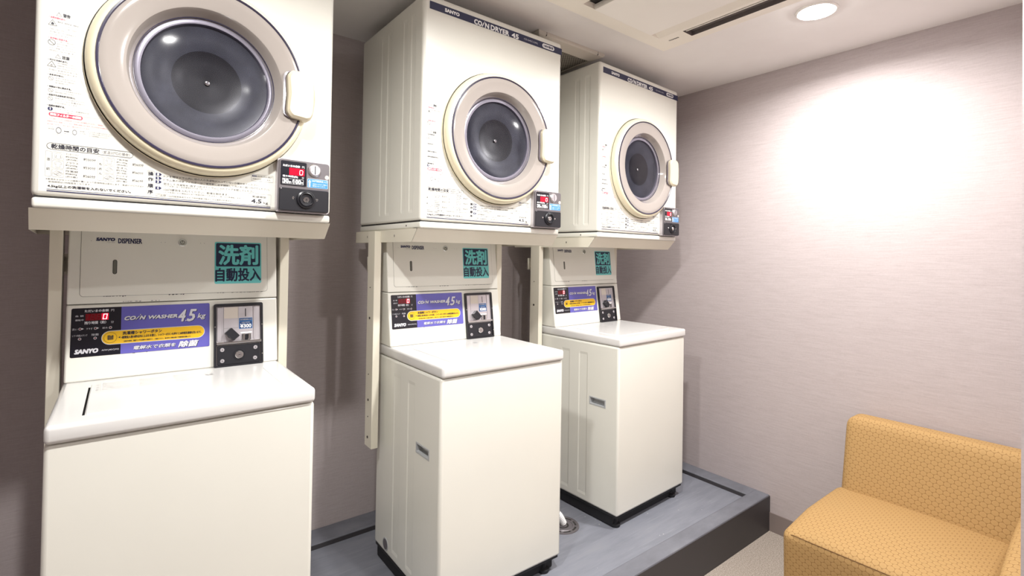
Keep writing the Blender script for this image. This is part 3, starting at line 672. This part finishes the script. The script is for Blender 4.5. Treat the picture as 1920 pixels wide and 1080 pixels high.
# ---------------------------------------------------------------- coin washer
WZ = .1584
CA, CB = (.41, 1.0112), (.44, 1.2200); DA, DB = (.4405, 1.2212), (.4665, 1.4550)
def plane_xf(A, B):
    L = math.hypot(B[0] - A[0], B[1] - A[1]); ty, tz = (B[0] - A[0]) / L, (B[1] - A[1]) / L
    return lambda u, s, h: (u, A[0] + ty * s - tz * h, A[1] + tz * s + ty * h - WZ)
xc = plane_xf(CA, CB)
def control_panel(par):
    b = MB(); e = .0004
    b.rrect(-.2563, .0706, .0672, .2012, .004, 'panel_black', xc, 0, .0008)
    h = .0010
    pts = [p for p in rr_pts(-.2563, .0706, .0672, .2012, .004) if p[0] > -.148]
    b.poly([xc(x, y, h) for x, y in [(-.1480, .2012)] + [(-.1480, .0672)] + sorted([p for p in pts if p[1] < .13], key=lambda p: p[0] + p[1]) + sorted([p for p in pts if p[1] > .13], key=lambda p: -p[0] + p[1])], 'purple')
    h += e; WI, SI = 'white_ink', 'silver_ink'
    b.rrect(-.1912, .0578, .0955, .1345, .0195, 'silver_ink', xc, h); b.rrect(-.1895, .0561, .0972, .1328, .0178, 'yellow', xc, h + e)
    hy = h + 2 * e; K = 'ink'
    b.ring(-.1712, .1150, .0140, .0147, K, xc, hy, 40); b.rrect(-.1776, -.1646, .1095, .1215, .001, K, xc, hy)
    b.add([xc(x, y, hy + e) for x, y in ((-.1735, .1216), (-.1690, .1196), (-.1660, .1224), (-.1690, .1224))], [(0, 1, 2, 3)], 'yellow')
    for k in range(3): b.line((-.1765, .1185 - k * .0025), (-.1655, .1165 - k * .0025), .0004, 'yellow', xc, hy + e)
    b.add([xc(x, y, hy) for x, y in ((-.1492, .1168), (-.1538, .1143), (-.1492, .1118))], [(0, 1, 2)], K)
    b.text('洗濯槽シャワーボタン', -.1440, -.0520, .1205, .1297, K, xc, hy, bold=.0003)
    b.text('•硬貨投入後10秒以内に上ぶたを閉じ、シャワーボタンを押すと30秒間洗濯槽を洗います。', -.1465, .0484, .1098, .1172, K, xc, hy, bold=.0002)
    b.text('お急ぎの場合、除菌ランプの点滅中に再度押すと、ご使用ください。 ■を押すと運転を続けて乾燥時間を短縮します。', -.1410, .0220, .1002, .1044, K, xc, hy, bold=.0001)
    def both(fn, dx=.0016, dy=-.0012):
        fn(dx, dy, 'ink', h); fn(0, 0, SI, h + e)
    def coin(dx, dy, m, hh):
        b.text('CO', -.1401 + dx, -.1150 + dx, .1620 + dy, .1725 + dy, m, xc, hh, shear=.3, bold=.0007)
        b.line((-.1145 + dx, .1622 + dy), (-.1060 + dx, .1722 + dy), .0021, m, xc, hh); b.disc(-.1035 + dx, .1762 + dy, .0013, m, xc, hh, 10)
        b.text('N', -.1055 + dx, -.0915 + dx, .1620 + dy, .1722 + dy, m, xc, hh, shear=.3, bold=.0007)
        b.text('WASHER', -.0841 + dx, -.0141 + dx, .1618 + dy, .1718 + dy, m, xc, hh, shear=.22, bold=.0006)
        b.text('4', -.0108 + dx, .0075 + dx, .1500 + dy, .1835 + dy, m, xc, hh, shear=.28, bold=.0012)
        b.disc(.0080 + dx, .1510 + dy, .0015, m, xc, hh, 10)
        b.text('5', .0112 + dx, .0352 + dx, .1490 + dy, .1838 + dy, m, xc, hh, shear=.28, bold=.0012)
        b.text('kg', .0385 + dx, .0601 + dx, .1520 + dy, .1705 + dy, m, xc, hh, shear=.25, bold=.0004)
        b.text('電解水で衣類を', -.1183 + dx, -.0170 + dx, .0760 + dy, .0865 + dy, m, xc, hh, shear=.25, bold=.0002)
        b.text('除菌', -.0104 + dx, .0410 + dx, .0722 + dy, .0898 + dy, m, xc, hh, shear=.25, bold=.0007)
    both(coin)
    b.text('ただいまの金額', -.2285, -.1767, .1893, .1965, SI, xc, h, bold=.0002); b.text('円', -.1712, -.1645, .1890, .1958, SI, xc, h)
    b.text('金 額', -.2484, -.2303, .1775, .1822, SI, xc, h); b.text('運転中', -.2480, -.2301, .1662, .1712, SI, xc, h)
    b.rrect(-.2262, -.1762, .1662, .1850, .0003, 'red_dim', xc, h); b.rrect(-.1920, -.1762, .1662, .1850, .0003, 'red_window', xc, h + e * .5)
    for k, x0 in enumerate((-.2245, -.2165, -.2030, -.1895)):
        lit = k == 3; m = 'led' if lit else 'lamp_red'; hh = h + e
        w_, z0, z1 = .0092, .1682, .1832; sh = lambda z: (z - z0) * .12
        segs = [(0, w_, z1 - .0016, z1), (0, w_, z0, z0 + .0016), (0, .0016, z0 + .001, .1752), (0, .0016, .1762, z1 - .001), (w_ - .0016, w_, z0 + .001, .1752), (w_ - .0016, w_, .1762, z1 - .001)] if k else [(.0, .0016, z0, z1)]
        if not lit and k: segs.append((.001, w_ - .001, .1749, .1765))
        for xa, xb, za, zb in segs: b.poly([xc(x0 + xa + sh(za), za, hh), xc(x0 + xb + sh(za), za, hh), xc(x0 + xb + sh(zb), zb, hh), xc(x0 + xa + sh(zb), zb, hh)], m)
    b.text('残り時間〈約〉', -.2281, -.1812, .1560, .1640, SI, xc, h, bold=.0002); b.text('分', -.1710, -.1645, .1558, .1622, SI, xc, h)
    b.text('洗い', -.2537, -.2425, .1410, .1470, SI, xc, h); b.text('すすぎ', -.2240, -.2105, .1412, .1464, SI, xc, h); b.text('脱水', -.1893, -.1775, .1412, .1464, SI, xc, h)
    for x in (-.2315, -.1992): b.add([xc(x - .0022, .1468, h), xc(x - .0022, .1416, h), xc(x + .0024, .1442, h)], [(0, 1, 2)], SI)
    b.text('ソフト剤投入ランプ', -.2533, -.2211, .1235, .1290, SI, xc, h); b.text('除菌', -.2123, -.1971, .1236, .1296, SI, xc, h)
    b.text('SANYO', -.2468, -.1977, .0770, .0880, SI, xc, h, shear=.2, bold=.0009); b.text('ASW-J45C(W)', -.1903, -.1520, .0785, .0838, SI, xc, h, shear=.2)
    # chipped lower border
    for x in (-.12, -.117, -.088): b.rrect(x, x + .002, .0660, .0676, .0004, 'ink', xc, h)
    p = b.build('control_panel', par, fix=False)
    for x, y in ((-.2371, .1441), (-.2044, .1438), (-.1717, .1436), (-.2372, .1169), (-.2045, .1168)):
        l = MB(); l.disc(x, y, .0030, 'lamp_red', xc, h, 20); l.ring(x, y, .0024, .0035, SI, xc, h + e, 24); l.build('indicator_lamp', p, fix=False)
def coin_unit(par):
    b = MB(); U0, U1, S0, S1 = .0815, .2215, -.0020, .1965
    b.rrect(U0, U1, S0, S1, .005, 'black', xc, 0, .0040)
    outer = rr_pts(U0, U1, S0, S1, .006); inner = rr_pts(U0 + .0065, U1 - .0065, S0 + .0065, S1 - .009, .003); n = len(outer)
    b.add([xc(x, y, 0) for x, y in outer] + [xc(x, y, .0115) for x, y in outer] + [xc(x, y, .0115) for x, y in inner] + [xc(x, y, .003) for x, y in inner],
          [(r * n + k, r * n + (k + 1) % n, (r + 1) * n + (k + 1) % n, (r + 1) * n + k) for r in range(3) for k in range(n)], 'black')
    for x, y in ((U0 + .003, .125), (U1 - .003, .125), (U1 - .003, .03)): b.cyl(x, y, .0018, .0112, .0122, 'chrome', xc, .0004, 10)
    c = b.build('coin_mechanism', par)
    b = MB(); b.rrect(.0885, .2145, .0760, .1870, .002, 'metal', xc, .0042, .0012)
    for xa, xb in ((.0900, .1040), (.1935, .1985)): b.rrect(xa, xb, .0790, .1850, .001, 'metal', xc, .0054, .0025, .001)
    b.rrect(.1085, .1920, .0790, .1862, .0025, 'metal', xc, .0054, .0016, .0006)
    b.rrect(.1097, .1493, .1492, .1848, .0012, 'beige', xc, .0072); b.line((.1097, .1180), (.1500, .1180), .0006, 'gun', xc, .0073); b.line((.1500, .1180), (.1500, .1850), .0006, 'gun', xc, .0073)
    b.rrect(.1693, .1719, .1530, .1788, .0006, 'black', xc, .0073)
    b.rrect(.1517, .1906, .1140, .1482, .0015, 'sky', xc, .0072); b.rrect(.1524, .1899, .1388, .1475, .0006, 'deepblue', xc, .0075); b.rrect(.1524, .1899, .1147, .1375, .0006, 'deepblue', xc, .0075)
    b.text('100円硬貨投入口', .1540, .1885, .1408, .1455, 'silver_ink', xc, .0078); b.text('1回の料金', .1600, .1830, .1318, .1355, 'silver_ink', xc, .0078); b.text('¥300', .1555, .1870, .1168, .1290, 'white_ink', xc, .0078, bold=.0004)
    b.build('metal_plate', c)
    b = MB(); b.rrect(.0880, .2155, .0690, .0762, .001, 'chrome', xc, .0030, .0120, .001)
    for xa in (.1600, .1765): b.rrect(xa, xa + .0085, .0775, .0980, .0015, 'chrome', xc, .0070, .0075, .002)
    b.rrect(.1685, .1765, .0775, .0965, .0005, 'black', xc, .0072, .0010); b.rrect(.1560, .1890, .0995, .1030, .001, 'white_ink', xc, .0072, .0008); b.build('coin_return', c)
    b = MB(); a = math.radians(-48); ca, sa = math.cos(a), math.sin(a)
    def xk(x, y, h): return xc(.1305 + x * ca - y * sa, .0985 + x * sa + y * ca, h)
    b.rrect(-.0175, .0175, -.0118, .0118, .0018, 'black', xk, .0070, .0220, .0020); b.cyl(0, 0, .0130, .0070, .0095, 'black', xk, .0005, 24); b.build('coin_knob', c)
    b = MB(); b.rline(.0890, .2140, .0035, .0665, .004, .0010, 'chrome', xc, .0062); b.rrect(.0900, .2130, .0045, .0655, .0035, 'black', xc, .0040, .0045, .0010); b.lathe([(.0180, .0084), (.0172, .0098), (.0150, .0098), (.0142, .0086)], 'black', lambda x, y, h: xc(.1519 + x, .0327 + y, h), 36)
    d = b.build('cash_door', c)
    b = MB(); b.cyl(.1519, .0327, .0122, .0084, .0125, 'chrome', xc, .0015, 32); b.ring(.1519, .0327, .0045, .0054, 'gun', xc, .0128, 24); b.rrect(.1495, .1545, .0318, .0336, .0005, 'black', xc, .0129); b.build('lock', c)
    for x, y in ((.1041, .0518), (.1988, .0514), (.1041, .0173), (.1974, .0182)):
        b = MB(); b.cyl(x, y, .0062, .0084, .0104, 'metal', xc, .0012, 20); b.disc(x, y, .0022, 'gun', xc, .0106, 6); b.build('screw', c)
def make_top_cover(open_gap):
    b = MB(); t0, t1 = .9716 - WZ, 1.0112 - WZ; bv = .010; h2 = .2700
    b.box(-h2, h2, 0, .5240, t0, t1, 'lid', bv, 4, skip=((0, 0, 1),))
    us = sorted({-h2 + bv, h2 - bv, -.2125, -.2120, -.2085, -.2080, .2030, .2045, .2060} | {-.070 + .16 * k / 16 for k in range(17)})
    ws = sorted({bv, .5240 - bv, .0525, .0530, .3290, .3300} | {.020 + .034 * k / 8 for k in range(9)})
    def dep(u, w):
        if -.2122 < u < -.2083 and .0528 < w < .3295: return .012 if open_gap else .0015
        if .2040 < u < .2050 and .0528 < w < .3295: return .0025
        if -.070 < u < .090 and .020 < w < .054:
            a = math.cos(PI * (u - .010) / .16) ** .6 if abs(u - .010) < .08 else 0; c = (w - .020) / .034
            return .0055 * max(a, 0) * c ** 1.5
        return 0
    b.relief(us, ws, dep, lambda u, w: 'gap' if open_gap and -.2124 < u < -.2080 and .0526 < w < .33 else 'lid', lambda u, w, d: (u, w, t1 - d), flat=False)
    return b.build('top_cover')
def make_washer():
    root = empty('washing_machine', (0, 0, WZ))
    hw, y0, y1 = .2700, .0080, .5220; z0, z1 = .2180 - WZ, .9712 - WZ; bev = .010
    b = MB(); b.box(-hw, hw, y0, y1, z0, z1, 'cream', bev, 4, skip=((-1, 0, 0), (1, 0, 0)))
    ribs = [(.189, .245), (.304, .362)]
    for sg in (-1, 1): rib_side(b, y0 + bev, y1 - bev, z0 + bev, z1 - bev, sg * hw, sg, ribs, z0 + .03, z1 - .05, .0020, extra=(.084, .170, .689 - WZ, .716 - WZ, .022))
    for sg in (-1, 1):
        xs = lambda y, z, h, sg=sg: (sg * (hw + h), y, z)
        b.cyl(.4130, .2550 - WZ, .0240, 0, .0018, 'grey_plastic', xs, .0006, 32); b.cyl(.4130, .2550 - WZ, .0195, .0010, .0022, 'gun', xs, .0004, 28)
    b.build('body', root)
    b = MB(); b.box(-hw + .010, hw - .010, y0 + .032, y1 - .006, .002, z0 + .006, 'rubber', .004, 1)
    b.box(-hw + .004, hw - .004, y0 + .008, y1 - .004, z0 - .012, z0 + .004, 'rubber', .002, 1)
    b.build('base', root)
    for x in (-.235, .215):
        for y in (.045, .485):
            f = MB(); f.lathe([(.022, 0), (.024, .004), (.024, .012), (.012, .016), (.012, .050)], 'rubber', lambda u, v, h, x=x, y=y: (x + u, y + v, h), 20); f.build('foot', root)
    # top cover with the gap and finger recess around the flap
    make_top_cover(True).parent = root
    t1 = 1.0112 - WZ
    b = MB(); xt = lambda u, w, h: (u, w, t1 + h)
    b.rrect(-.2070, .2030, .0550, .3620, .006, 'lid', xt, -.0005, .0022, .0012)
    hh = .0021
    b.rline(-.2000, .0770, .2600, .3640 - .006, .0005, .0004, 'pale_ink', xt, hh); b.line((-.1875, .262), (-.1875, .356), .0005, 'pale_ink', xt, hh)
    b.text('ご', -.1975, -.1900, .330, .345, 'pale_ink', xt, hh); b.text('注', -.1975, -.1900, .302, .317, 'pale_ink', xt, hh); b.text('意', -.1975, -.1900, .274, .289, 'pale_ink', xt, hh)
    tl = ['洗濯物は4.5kg以下にしてください。', '防水性のものは洗わないでください。', '洗濯槽が完全に止まるまで手を入れないでください。', 'ふたは確実に閉めてください。', '脱水中にふたを開けないでください。']
    for col in range(3):
        for k in range(5): b.text(tl[(k + col * 2) % 5], -.184 + col * .078, -.184 + col * .078 + .070 - (k % 3) * .008, .343 - k * .0175, .352 - k * .0175, 'pale_ink', xt, hh)
    b.outline([(.058, .350), (.046, .322), (.070, .322)], .0008, 'pale_ink', xt, hh); b.text('危険', .048, .068, .300, .316, 'grey_ink', xt, hh)
    b.build('lid', root)
    # console
    cw = .2674; b = MB()
    prof = [(CA[0], CA[1] - WZ), (CB[0], CB[1] - WZ), (.5200, CB[1] - WZ), (.5200, CA[1] - WZ)]
    bm = bmesh.new(); vs = [bm.verts.new((s * cw, y, z)) for s in (-1, 1) for y, z in prof]
    for f in ((0, 1, 2, 3), (7, 6, 5, 4), (0, 4, 5, 1), (1, 5, 6, 2), (2, 6, 7, 3), (3, 7, 4, 0)): bm.faces.new([vs[k] for k in f])
    bmesh.ops.recalc_face_normals(bm, faces=bm.faces); bmesh.ops.bevel(bm, geom=list(bm.edges), offset=.005, segments=3, profile=.5, affect='EDGES'); b.bm(bm, 'cream')
    b.rrect(-cw + .004, cw - .004, .2105, .2112, .0001, 'gap', xc, -.0003)
    con = b.build('console', root)
    control_panel(root); coin_unit(root)
    return root
WAS = [((0, -.05), .2721), ((.9395, -.0345), -.1254), ((1.8679, .024), 2.3385)]
WLAB = ['white coin washer at the left end with a dark slot beside its lid', 'white coin washer in the middle with its whole ribbed left side in view', 'white coin washer at the far end of the row beside the right wall']
washer = make_washer()
for i, ((x, y), a) in enumerate(WAS):
    o = washer if i == 0 else copy_tree(washer, (x, y, WZ), math.radians(a))
    if i == 1:   # the lid of the other two washers sits flush
        tmp = make_top_cover(False); FLUSH = tmp.data; bpy.data.objects.remove(tmp)
    if i:
        for ch in o.children:
            if ch.name.startswith('top_cover'): ch.data = FLUSH
    o.location = (x, y, WZ); o.rotation_euler = (0, 0, math.radians(a)); tag(o, WLAB[i], 'washing machine', 'coin washers in a row on the platform')

# ---------------------------------------------------------------- detergent dispenser on each washer
def make_dispenser(k):
    z0 = 1.2206; root = empty('detergent_dispenser', (0, 0, z0)); px = plane_xf(DA, DB)
    def X(u, s, h):
        a = px(u, s, h); return (a[0], a[1], a[2] + WZ - z0)
    cw = .2674; prof = [(DA[0], DA[1] - z0), (DB[0], DB[1] - z0), (.5200, DB[1] - z0), (.5200, DA[1] - z0)]
    b = MB(); bm = bmesh.new(); vs = [bm.verts.new((s * cw, y, z)) for s in (-1, 1) for y, z in prof]
    for f in ((0, 1, 2, 3), (7, 6, 5, 4), (0, 4, 5, 1), (1, 5, 6, 2), (2, 6, 7, 3), (3, 7, 4, 0)): bm.faces.new([vs[q] for q in f])
    bmesh.ops.recalc_face_normals(bm, faces=bm.faces); bmesh.ops.bevel(bm, geom=list(bm.edges), offset=.004, segments=3, profile=.5, affect='EDGES'); b.bm(bm, 'cream')
    b.rrect(-.2412, .2382, .0205, .2290, .0095, 'gap', X, .0003)
    rnd = random.Random(3 + k)
    def chips(s, spots):
        for u0, u1, d in spots:
            u = u0
            while u < u1:
                w = rnd.uniform(.003, .009); t = rnd.uniform(.2, .7) * d
                b.add([X(u, s, .0019), X(u + w * .3, s - t, .0019), X(u + w * .7, s - t * .6, .0019), X(u + w, s, .0019), X(u + w * .5, s + .0006, .0019)], [(0, 1, 2, 3, 4)], 'ink'); u += w * rnd.uniform(.8, 1.6)
    chips(.0200, ((-.1900, -.1500, .0015), (-.1470, -.1400, .006), (-.0370, .0020, .0035), (.0900, .1050, .0015), (.13, .22, .001))[:5 if k < 2 else 3])
    chips(.0035, ((-.146, -.105, .003), (-.08, -.055, .0025))[:2 if k == 0 else 0])
    b.build('housing', root)
    b = MB(); b.rrect(-.2405, .2375, .0212, .2290, .009, 'cream', X, -.0004, .0020, .0008)
    b.rrect(-.1703, -.1603, .0832, .1249, .005, 'gap', X, .0019); b.rrect(-.1690, -.1616, .0845, .1236, .0037, 'slot_grey', X, .0021)
    for u in (-.2190, -.0570, -.0470, .0450, .0550): b.disc(u, .1785, .0009, 'grey_ink', X, .0019, 8)
    d = b.build('front_door', root)
    b = MB(); b.text('SANYO', -.2080, -.1669, .1792, .1876, 'navy_ink', X, .0020, bold=.0008, shear=.15); b.text('CLD-45D', -.1851, -.1668, .1738, .1762, 'grey_ink', X, .0020)
    b.text('DISPENSER', -.1590, -.1042, .1730, .1872, 'navy_ink', X, .0020, bold=.0005); b.build('lettering', d, fix=False)
    b = MB(); b.cyl(-.0030, .1795, .0115, .0015, .0045, 'chrome', X, .0012, 32); b.ring(-.0030, .1795, .0048, .0060, 'black', X, .0048, 24); b.line((-.0030, .1795), (-.0030, .1860), .0014, 'black', X, .0049); b.build('lock', d)
    b = MB(); h = .0022; b.rrect(.0836, .2192, .0490, .1838, .005, 'teal', X, .0015, .0005); b.rrect(.0872, .2156, .1045, .1800, .004, 'sticker_navy', X, h)
    b.text('洗剤', .0960, .2080, .1108, .1738, 'teal', X, h + .0004, bold=.0022); b.text('自動投入', .0868, .2168, .0570, .0985, 'sticker_navy', X, h, bold=.0012); b.build('detergent_sticker', d, fix=False)
    return root
for i, ((x, y), a) in enumerate(WAS):
    o = make_dispenser(i); o.location = (x, y, 1.2206); o.rotation_euler = (0, 0, math.radians(a))
    tag(o, ['cream detergent dispenser with chipped paint on the leftmost washer', 'cream detergent dispenser with a teal sticker on the middle washer', 'cream detergent dispenser on the far washer beside the right wall'][i], 'dispenser', 'detergent dispensers on the washers')

# ---------------------------------------------------------------- drain and hose
def make_drain():
    root = empty('floor_drain', (1.440, .200, WZ)); X = lambda x, y, h: (x, y, h)
    b = MB(); b.lathe([(.075, .0), (.074, .003), (.067, .004), (.065, .0022), (.052, .0022), (.050, .0040), (.046, .0040), (.044, .0015), (.00001, .0012)], 'gun', X, 48)
    for k in range(8):
        a0 = 2 * PI * k / 8 + .08; a1 = a0 + 2 * PI / 8 - .2
        b.lathe([(.0545, .0026), (.0625, .0026)], 'gap', X, 8, a0, a1)
    b.lathe([(.028, .0018), (.020, .0018)], 'gap', X, 32); b.build('grate', root)
    return tag(root, 'round grey floor drain between the middle and far washers', 'drain')
make_drain()
def make_hose():
    root = empty('drain_hose', (1.445, .205, WZ + .002))
    base = [Vector(p) for p in ((1.226, .420, .200), (1.255, .390, .206), (1.300, .345, .222), (1.355, .285, .240), (1.395, .240, .233), (1.425, .212, .207), (1.440, .202, .178), (1.447, .200, .163))]
    pts = []
    for i in range(len(base) - 1):
        for k in range(16):
            t = k / 16; p0, p1, p2, p3 = base[max(i - 1, 0)], base[i], base[i + 1], base[min(i + 2, len(base) - 1)]
            pts.append(.5 * ((2 * p1) + (p2 - p0) * t + (2 * p0 - 5 * p1 + 4 * p2 - p3) * t * t + (3 * p1 - p0 - 3 * p2 + p3) * t ** 3))
    pts = [p - Vector(root.location) for p in pts]
    # resample evenly so the rings are regular
    out = [pts[0]]; step = .0016; acc = 0
    for a, c in zip(pts, pts[1:]):
        l = (c - a).length; t = step - acc
        while t < l: out.append(a + (c - a) * (t / l)); t += step
        acc = (acc + l) % step
    b = MB(); b.tube(out, .016, 'hose', 16, lambda i: .0135 + (.0020 if i % 4 in (0, 1) else 0)); b.build('corrugated_tube', root, angle=80)
    return tag(root, 'white corrugated drain hose running into the floor drain', 'hose')
make_hose()

# ---------------------------------------------------------------- armchair
def make_sofa():
    root = empty('sofa', (2.10, -.92, 0)); ox, oy = 2.10, -.92
    def loc(bm):
        for v in bm.verts: v.co -= Vector((ox, oy, 0))
        return bm
    YL, YR = -.588, -1.160
    def seat_shape(c):
        # the front leans in slightly towards the floor and the front corner is softened
        k = max(0, min(1, (.40 - c.z) / .40)); fx = max(0, min(1, (2.0 - c.x) / .2))
        return (c.x + .012 * k * fx, c.y, c.z - .020 * fx * max(0, (c.z - .30) / .12) - .012 * max(0, (c.y + .70) / .11) * max(0, (c.z - .3) / .12) * fx)
    b = MB(); b.bm(loc(soft_box(1.790, 2.330, YR, YL, .012, .405, .040, .022, seat_shape)), 'fabric'); b.build('seat', root, uv=True, angle=80)
    def back_shape(c):
        t = max(0, min(1, (c.z - .36) / .34)); f = (2.455 - c.x) / .185
        return (c.x + .085 * t * f, c.y, c.z)
    b = MB(); b.bm(loc(soft_box(2.270, 2.455, YR - .10, -.612, .012, .702, .045, 0, back_shape)), 'fabric'); b.build('backrest', root, uv=True, angle=80)
    def arm_shape(c):
        t = max(0, min(1, (2.28 - c.x) / .45)); top = max(0, (c.z - .3) / .24)
        return (c.x, c.y, c.z - .085 * top * t * t)
    b = MB(); b.bm(loc(soft_box(1.830, 2.340, -1.268, YR, .012, .545, .035, 0, arm_shape)), 'fabric'); b.build('arm', root, uv=True, angle=80)
    z = .372
    b = MB(); b.tube([Vector(p) - Vector((ox, oy, 0)) for p in [(1.800, YL - .035 + 0, z - .004), (1.796, YL - .045, z)] + [(1.7945, YL - .05 - .055 * k, z + .0008 * k) for k in range(1, 11)]], .0013, 'piping', 8); b.build('piping', root, angle=80)
    return tag(root, 'mustard yellow honeycomb-pattern armchair against the right wall', 'sofa')
make_sofa()

# ---------------------------------------------------------------- ceiling things
def make_ac():
    x0, x1, y0, y1 = 1.057, 1.785, -1.010, -.060; zf = ZC - .022
    root = empty('ceiling_air_conditioner', ((x0 + x1) / 2, (y0 + y1) / 2, zf)); ox, oy = root.location.x, root.location.y
    X = lambda x, y, h: (x - ox, y - oy, -h)
    b = MB()
    # frame: outer slab with an opening for the grille and two outlet slots
    gx0, gx1, gy0, gy1 = 1.190, 1.657, -.935, -.128; sl = [(1.108, 1.172), (1.673, 1.740)]; sy0, sy1 = -.840, -.233
    def fr(xa, xb, ya, yb):
        b.poly([X(xa, ya, 0), X(xb, ya, 0), X(xb, yb, 0), X(xa, yb, 0)], 'acw')
    fr(x0, x1, gy1, y1); fr(x0, x1, y0, gy0)
    for (sa, sb), (ea, eb) in zip(sl, ((x0, gx0), (gx1, x1))):
        fr(ea, sa, gy0, gy1); fr(sb, eb, gy0, gy1); fr(sa, sb, gy0, sy0); fr(sa, sb, sy1, gy1)
        for (p, q) in (((sa, sy0), (sb, sy0)), ((sb, sy0), (sb, sy1)), ((sb, sy1), (sa, sy1)), ((sa, sy1), (sa, sy0))):
            b.poly([X(*p, 0), X(*q, 0), X(*q, -.018), X(*p, -.018)], 'foam')
        b.poly([X(sa, sy0, -.018), X(sb, sy0, -.018), X(sb, sy1, -.018), X(sa, sy1, -.018)], 'foam')
    for (p, q) in (((x0, y0), (x1, y0)), ((x1, y0), (x1, y1)), ((x1, y1), (x0, y1)), ((x0, y1), (x0, y0))):
        b.poly([X(*p, 0), X(*q, 0), X(q[0], q[1], -.0215), X(p[0], p[1], -.0215)], 'acw')
    # sloping wall of the opening
    for (p, q, pi, qi, m) in (((gx1, gy0), (gx1, gy1), (1.600, gy0 + .01), (1.600, gy1 - .004), 'acw'), ((gx0, gy1), (gx0, gy0), (gx0 + .012, gy1 - .004), (gx0 + .012, gy0 + .01), 'acw'), ((gx1, gy1), (gx0, gy1), (1.600, gy1 - .004), (gx0 + .012, gy1 - .004), 'acw'), ((gx0, gy0), (gx1, gy0), (gx0 + .012, gy0 + .01), (1.600, gy0 + .01), 'acw')):
        b.poly([X(*p, 0), X(*q, 0), X(*qi, -.020), X(*pi, -.020)], m)
    b.poly([X(gx0, gy0, -.0195), X(1.600, gy0, -.0195), X(1.600, gy1, -.0195), X(gx0, gy1, -.0195)], 'gap')
    b.build('frame', root, fix=False)
    b = MB(); b.box(1.248 - ox, 1.593 - ox, -.930 - oy, -.131 - oy, -.006, .016, 'ac_panel', .002, 2); b.build('intake_panel', root)
    b = MB(); b.text('SANYO', 0, .048, 0, .0085, 'ink', lambda u, w, h: X(1.704 + w, -.190 + u, .0006), bold=.0003); b.build('lettering', root, fix=False)
    for sa, sb in sl:
        b = MB(); b.box(sa + .006 - ox, sa + .012 - ox, sy0 - oy + .01, sy1 - oy - .01, -.001, .014, 'acw', .001, 1); b.build('louver', root)
    return tag(root, 'cream cassette air conditioner recessed in the ceiling', 'air conditioner')
make_ac()
def make_vent():
    x0, x1, y0, y1 = 1.230, 1.644, .170, .585; root = empty('ceiling_vent', ((x0 + x1) / 2, (y0 + y1) / 2, ZC)); ox, oy = root.location.x, root.location.y
    b = MB(); d = [(0, 0, 'o'), ]
    def rect(i, z): return [(x0 + i - ox, y0 + i - oy, z), (x1 - i - ox, y0 + i - oy, z), (x1 - i - ox, y1 - i - oy, z), (x0 + i - ox, y1 - i - oy, z)]
    rows = [rect(0, -.0005), rect(0, -.010), rect(.006, -.016), rect(.050, -.032), rect(.055, -.032), rect(.056, -.028)]
    for a, c in zip(rows, rows[1:]):
        for k in range(4): b.poly([a[k], a[(k + 1) % 4], c[(k + 1) % 4], c[k]], 'vent_frame')
    for x in (x0 + .045, x1 - .045): b.box(x - ox - .0008, x - ox + .0008, y0 - oy - .0003, y0 - oy + .012, -.0165, -.001, 'gap')
    b.build('frame', root)
    b = MB(); q = rect(.055, -.029); b.box(q[0][0], q[2][0], q[0][1], q[2][1], -.029, -.026, 'vent'); b.build('perforated_grille', root)
    return tag(root, 'square perforated ceiling vent behind the middle dryer', 'vent')
make_vent()
def downlight(x, y, label, power=LAMP_W):
    root = empty('downlight', (x, y, ZC)); X = lambda u, v, h: (u, v, -h)
    b = MB(); b.lathe([(.074, 0), (.073, .004), (.066, .006), (.060, .003)], 'lampring', X, 40); b.build('trim_ring', root)
    b = MB(); b.lathe([(.062, .002), (.055, .0075), (.035, .0125), (.00001, .015)], 'lamp', X, 40); b.build('diffuser', root)
    la = bpy.data.lights.new('downlight_lamp', 'AREA'); la.shape = 'DISK'; la.size = .10; la.energy = power; la.color = LAMP_COL; la.spread = math.radians(LAMP_SPREAD)
    lo = bpy.data.objects.new('lamp', la); COL.objects.link(lo); lo.parent = root; lo.location = (0, 0, -.019)
    return tag(root, label, 'ceiling light', 'round ceiling downlights')
downlight(1.955, -.635, 'round ceiling downlight glowing between the air conditioner and right wall')
downlight(.930, -.660, 'round ceiling downlight in front of the middle dryer')
downlight(.950, -1.600, 'unseen fill downlight added by the doorway behind the camera', 15.0)  # added fill lamp, out of view, to light the machine fronts evenly
downlight(-.070, -.680, 'round ceiling downlight in front of the leftmost dryer')
bpy.context.view_layer.update()
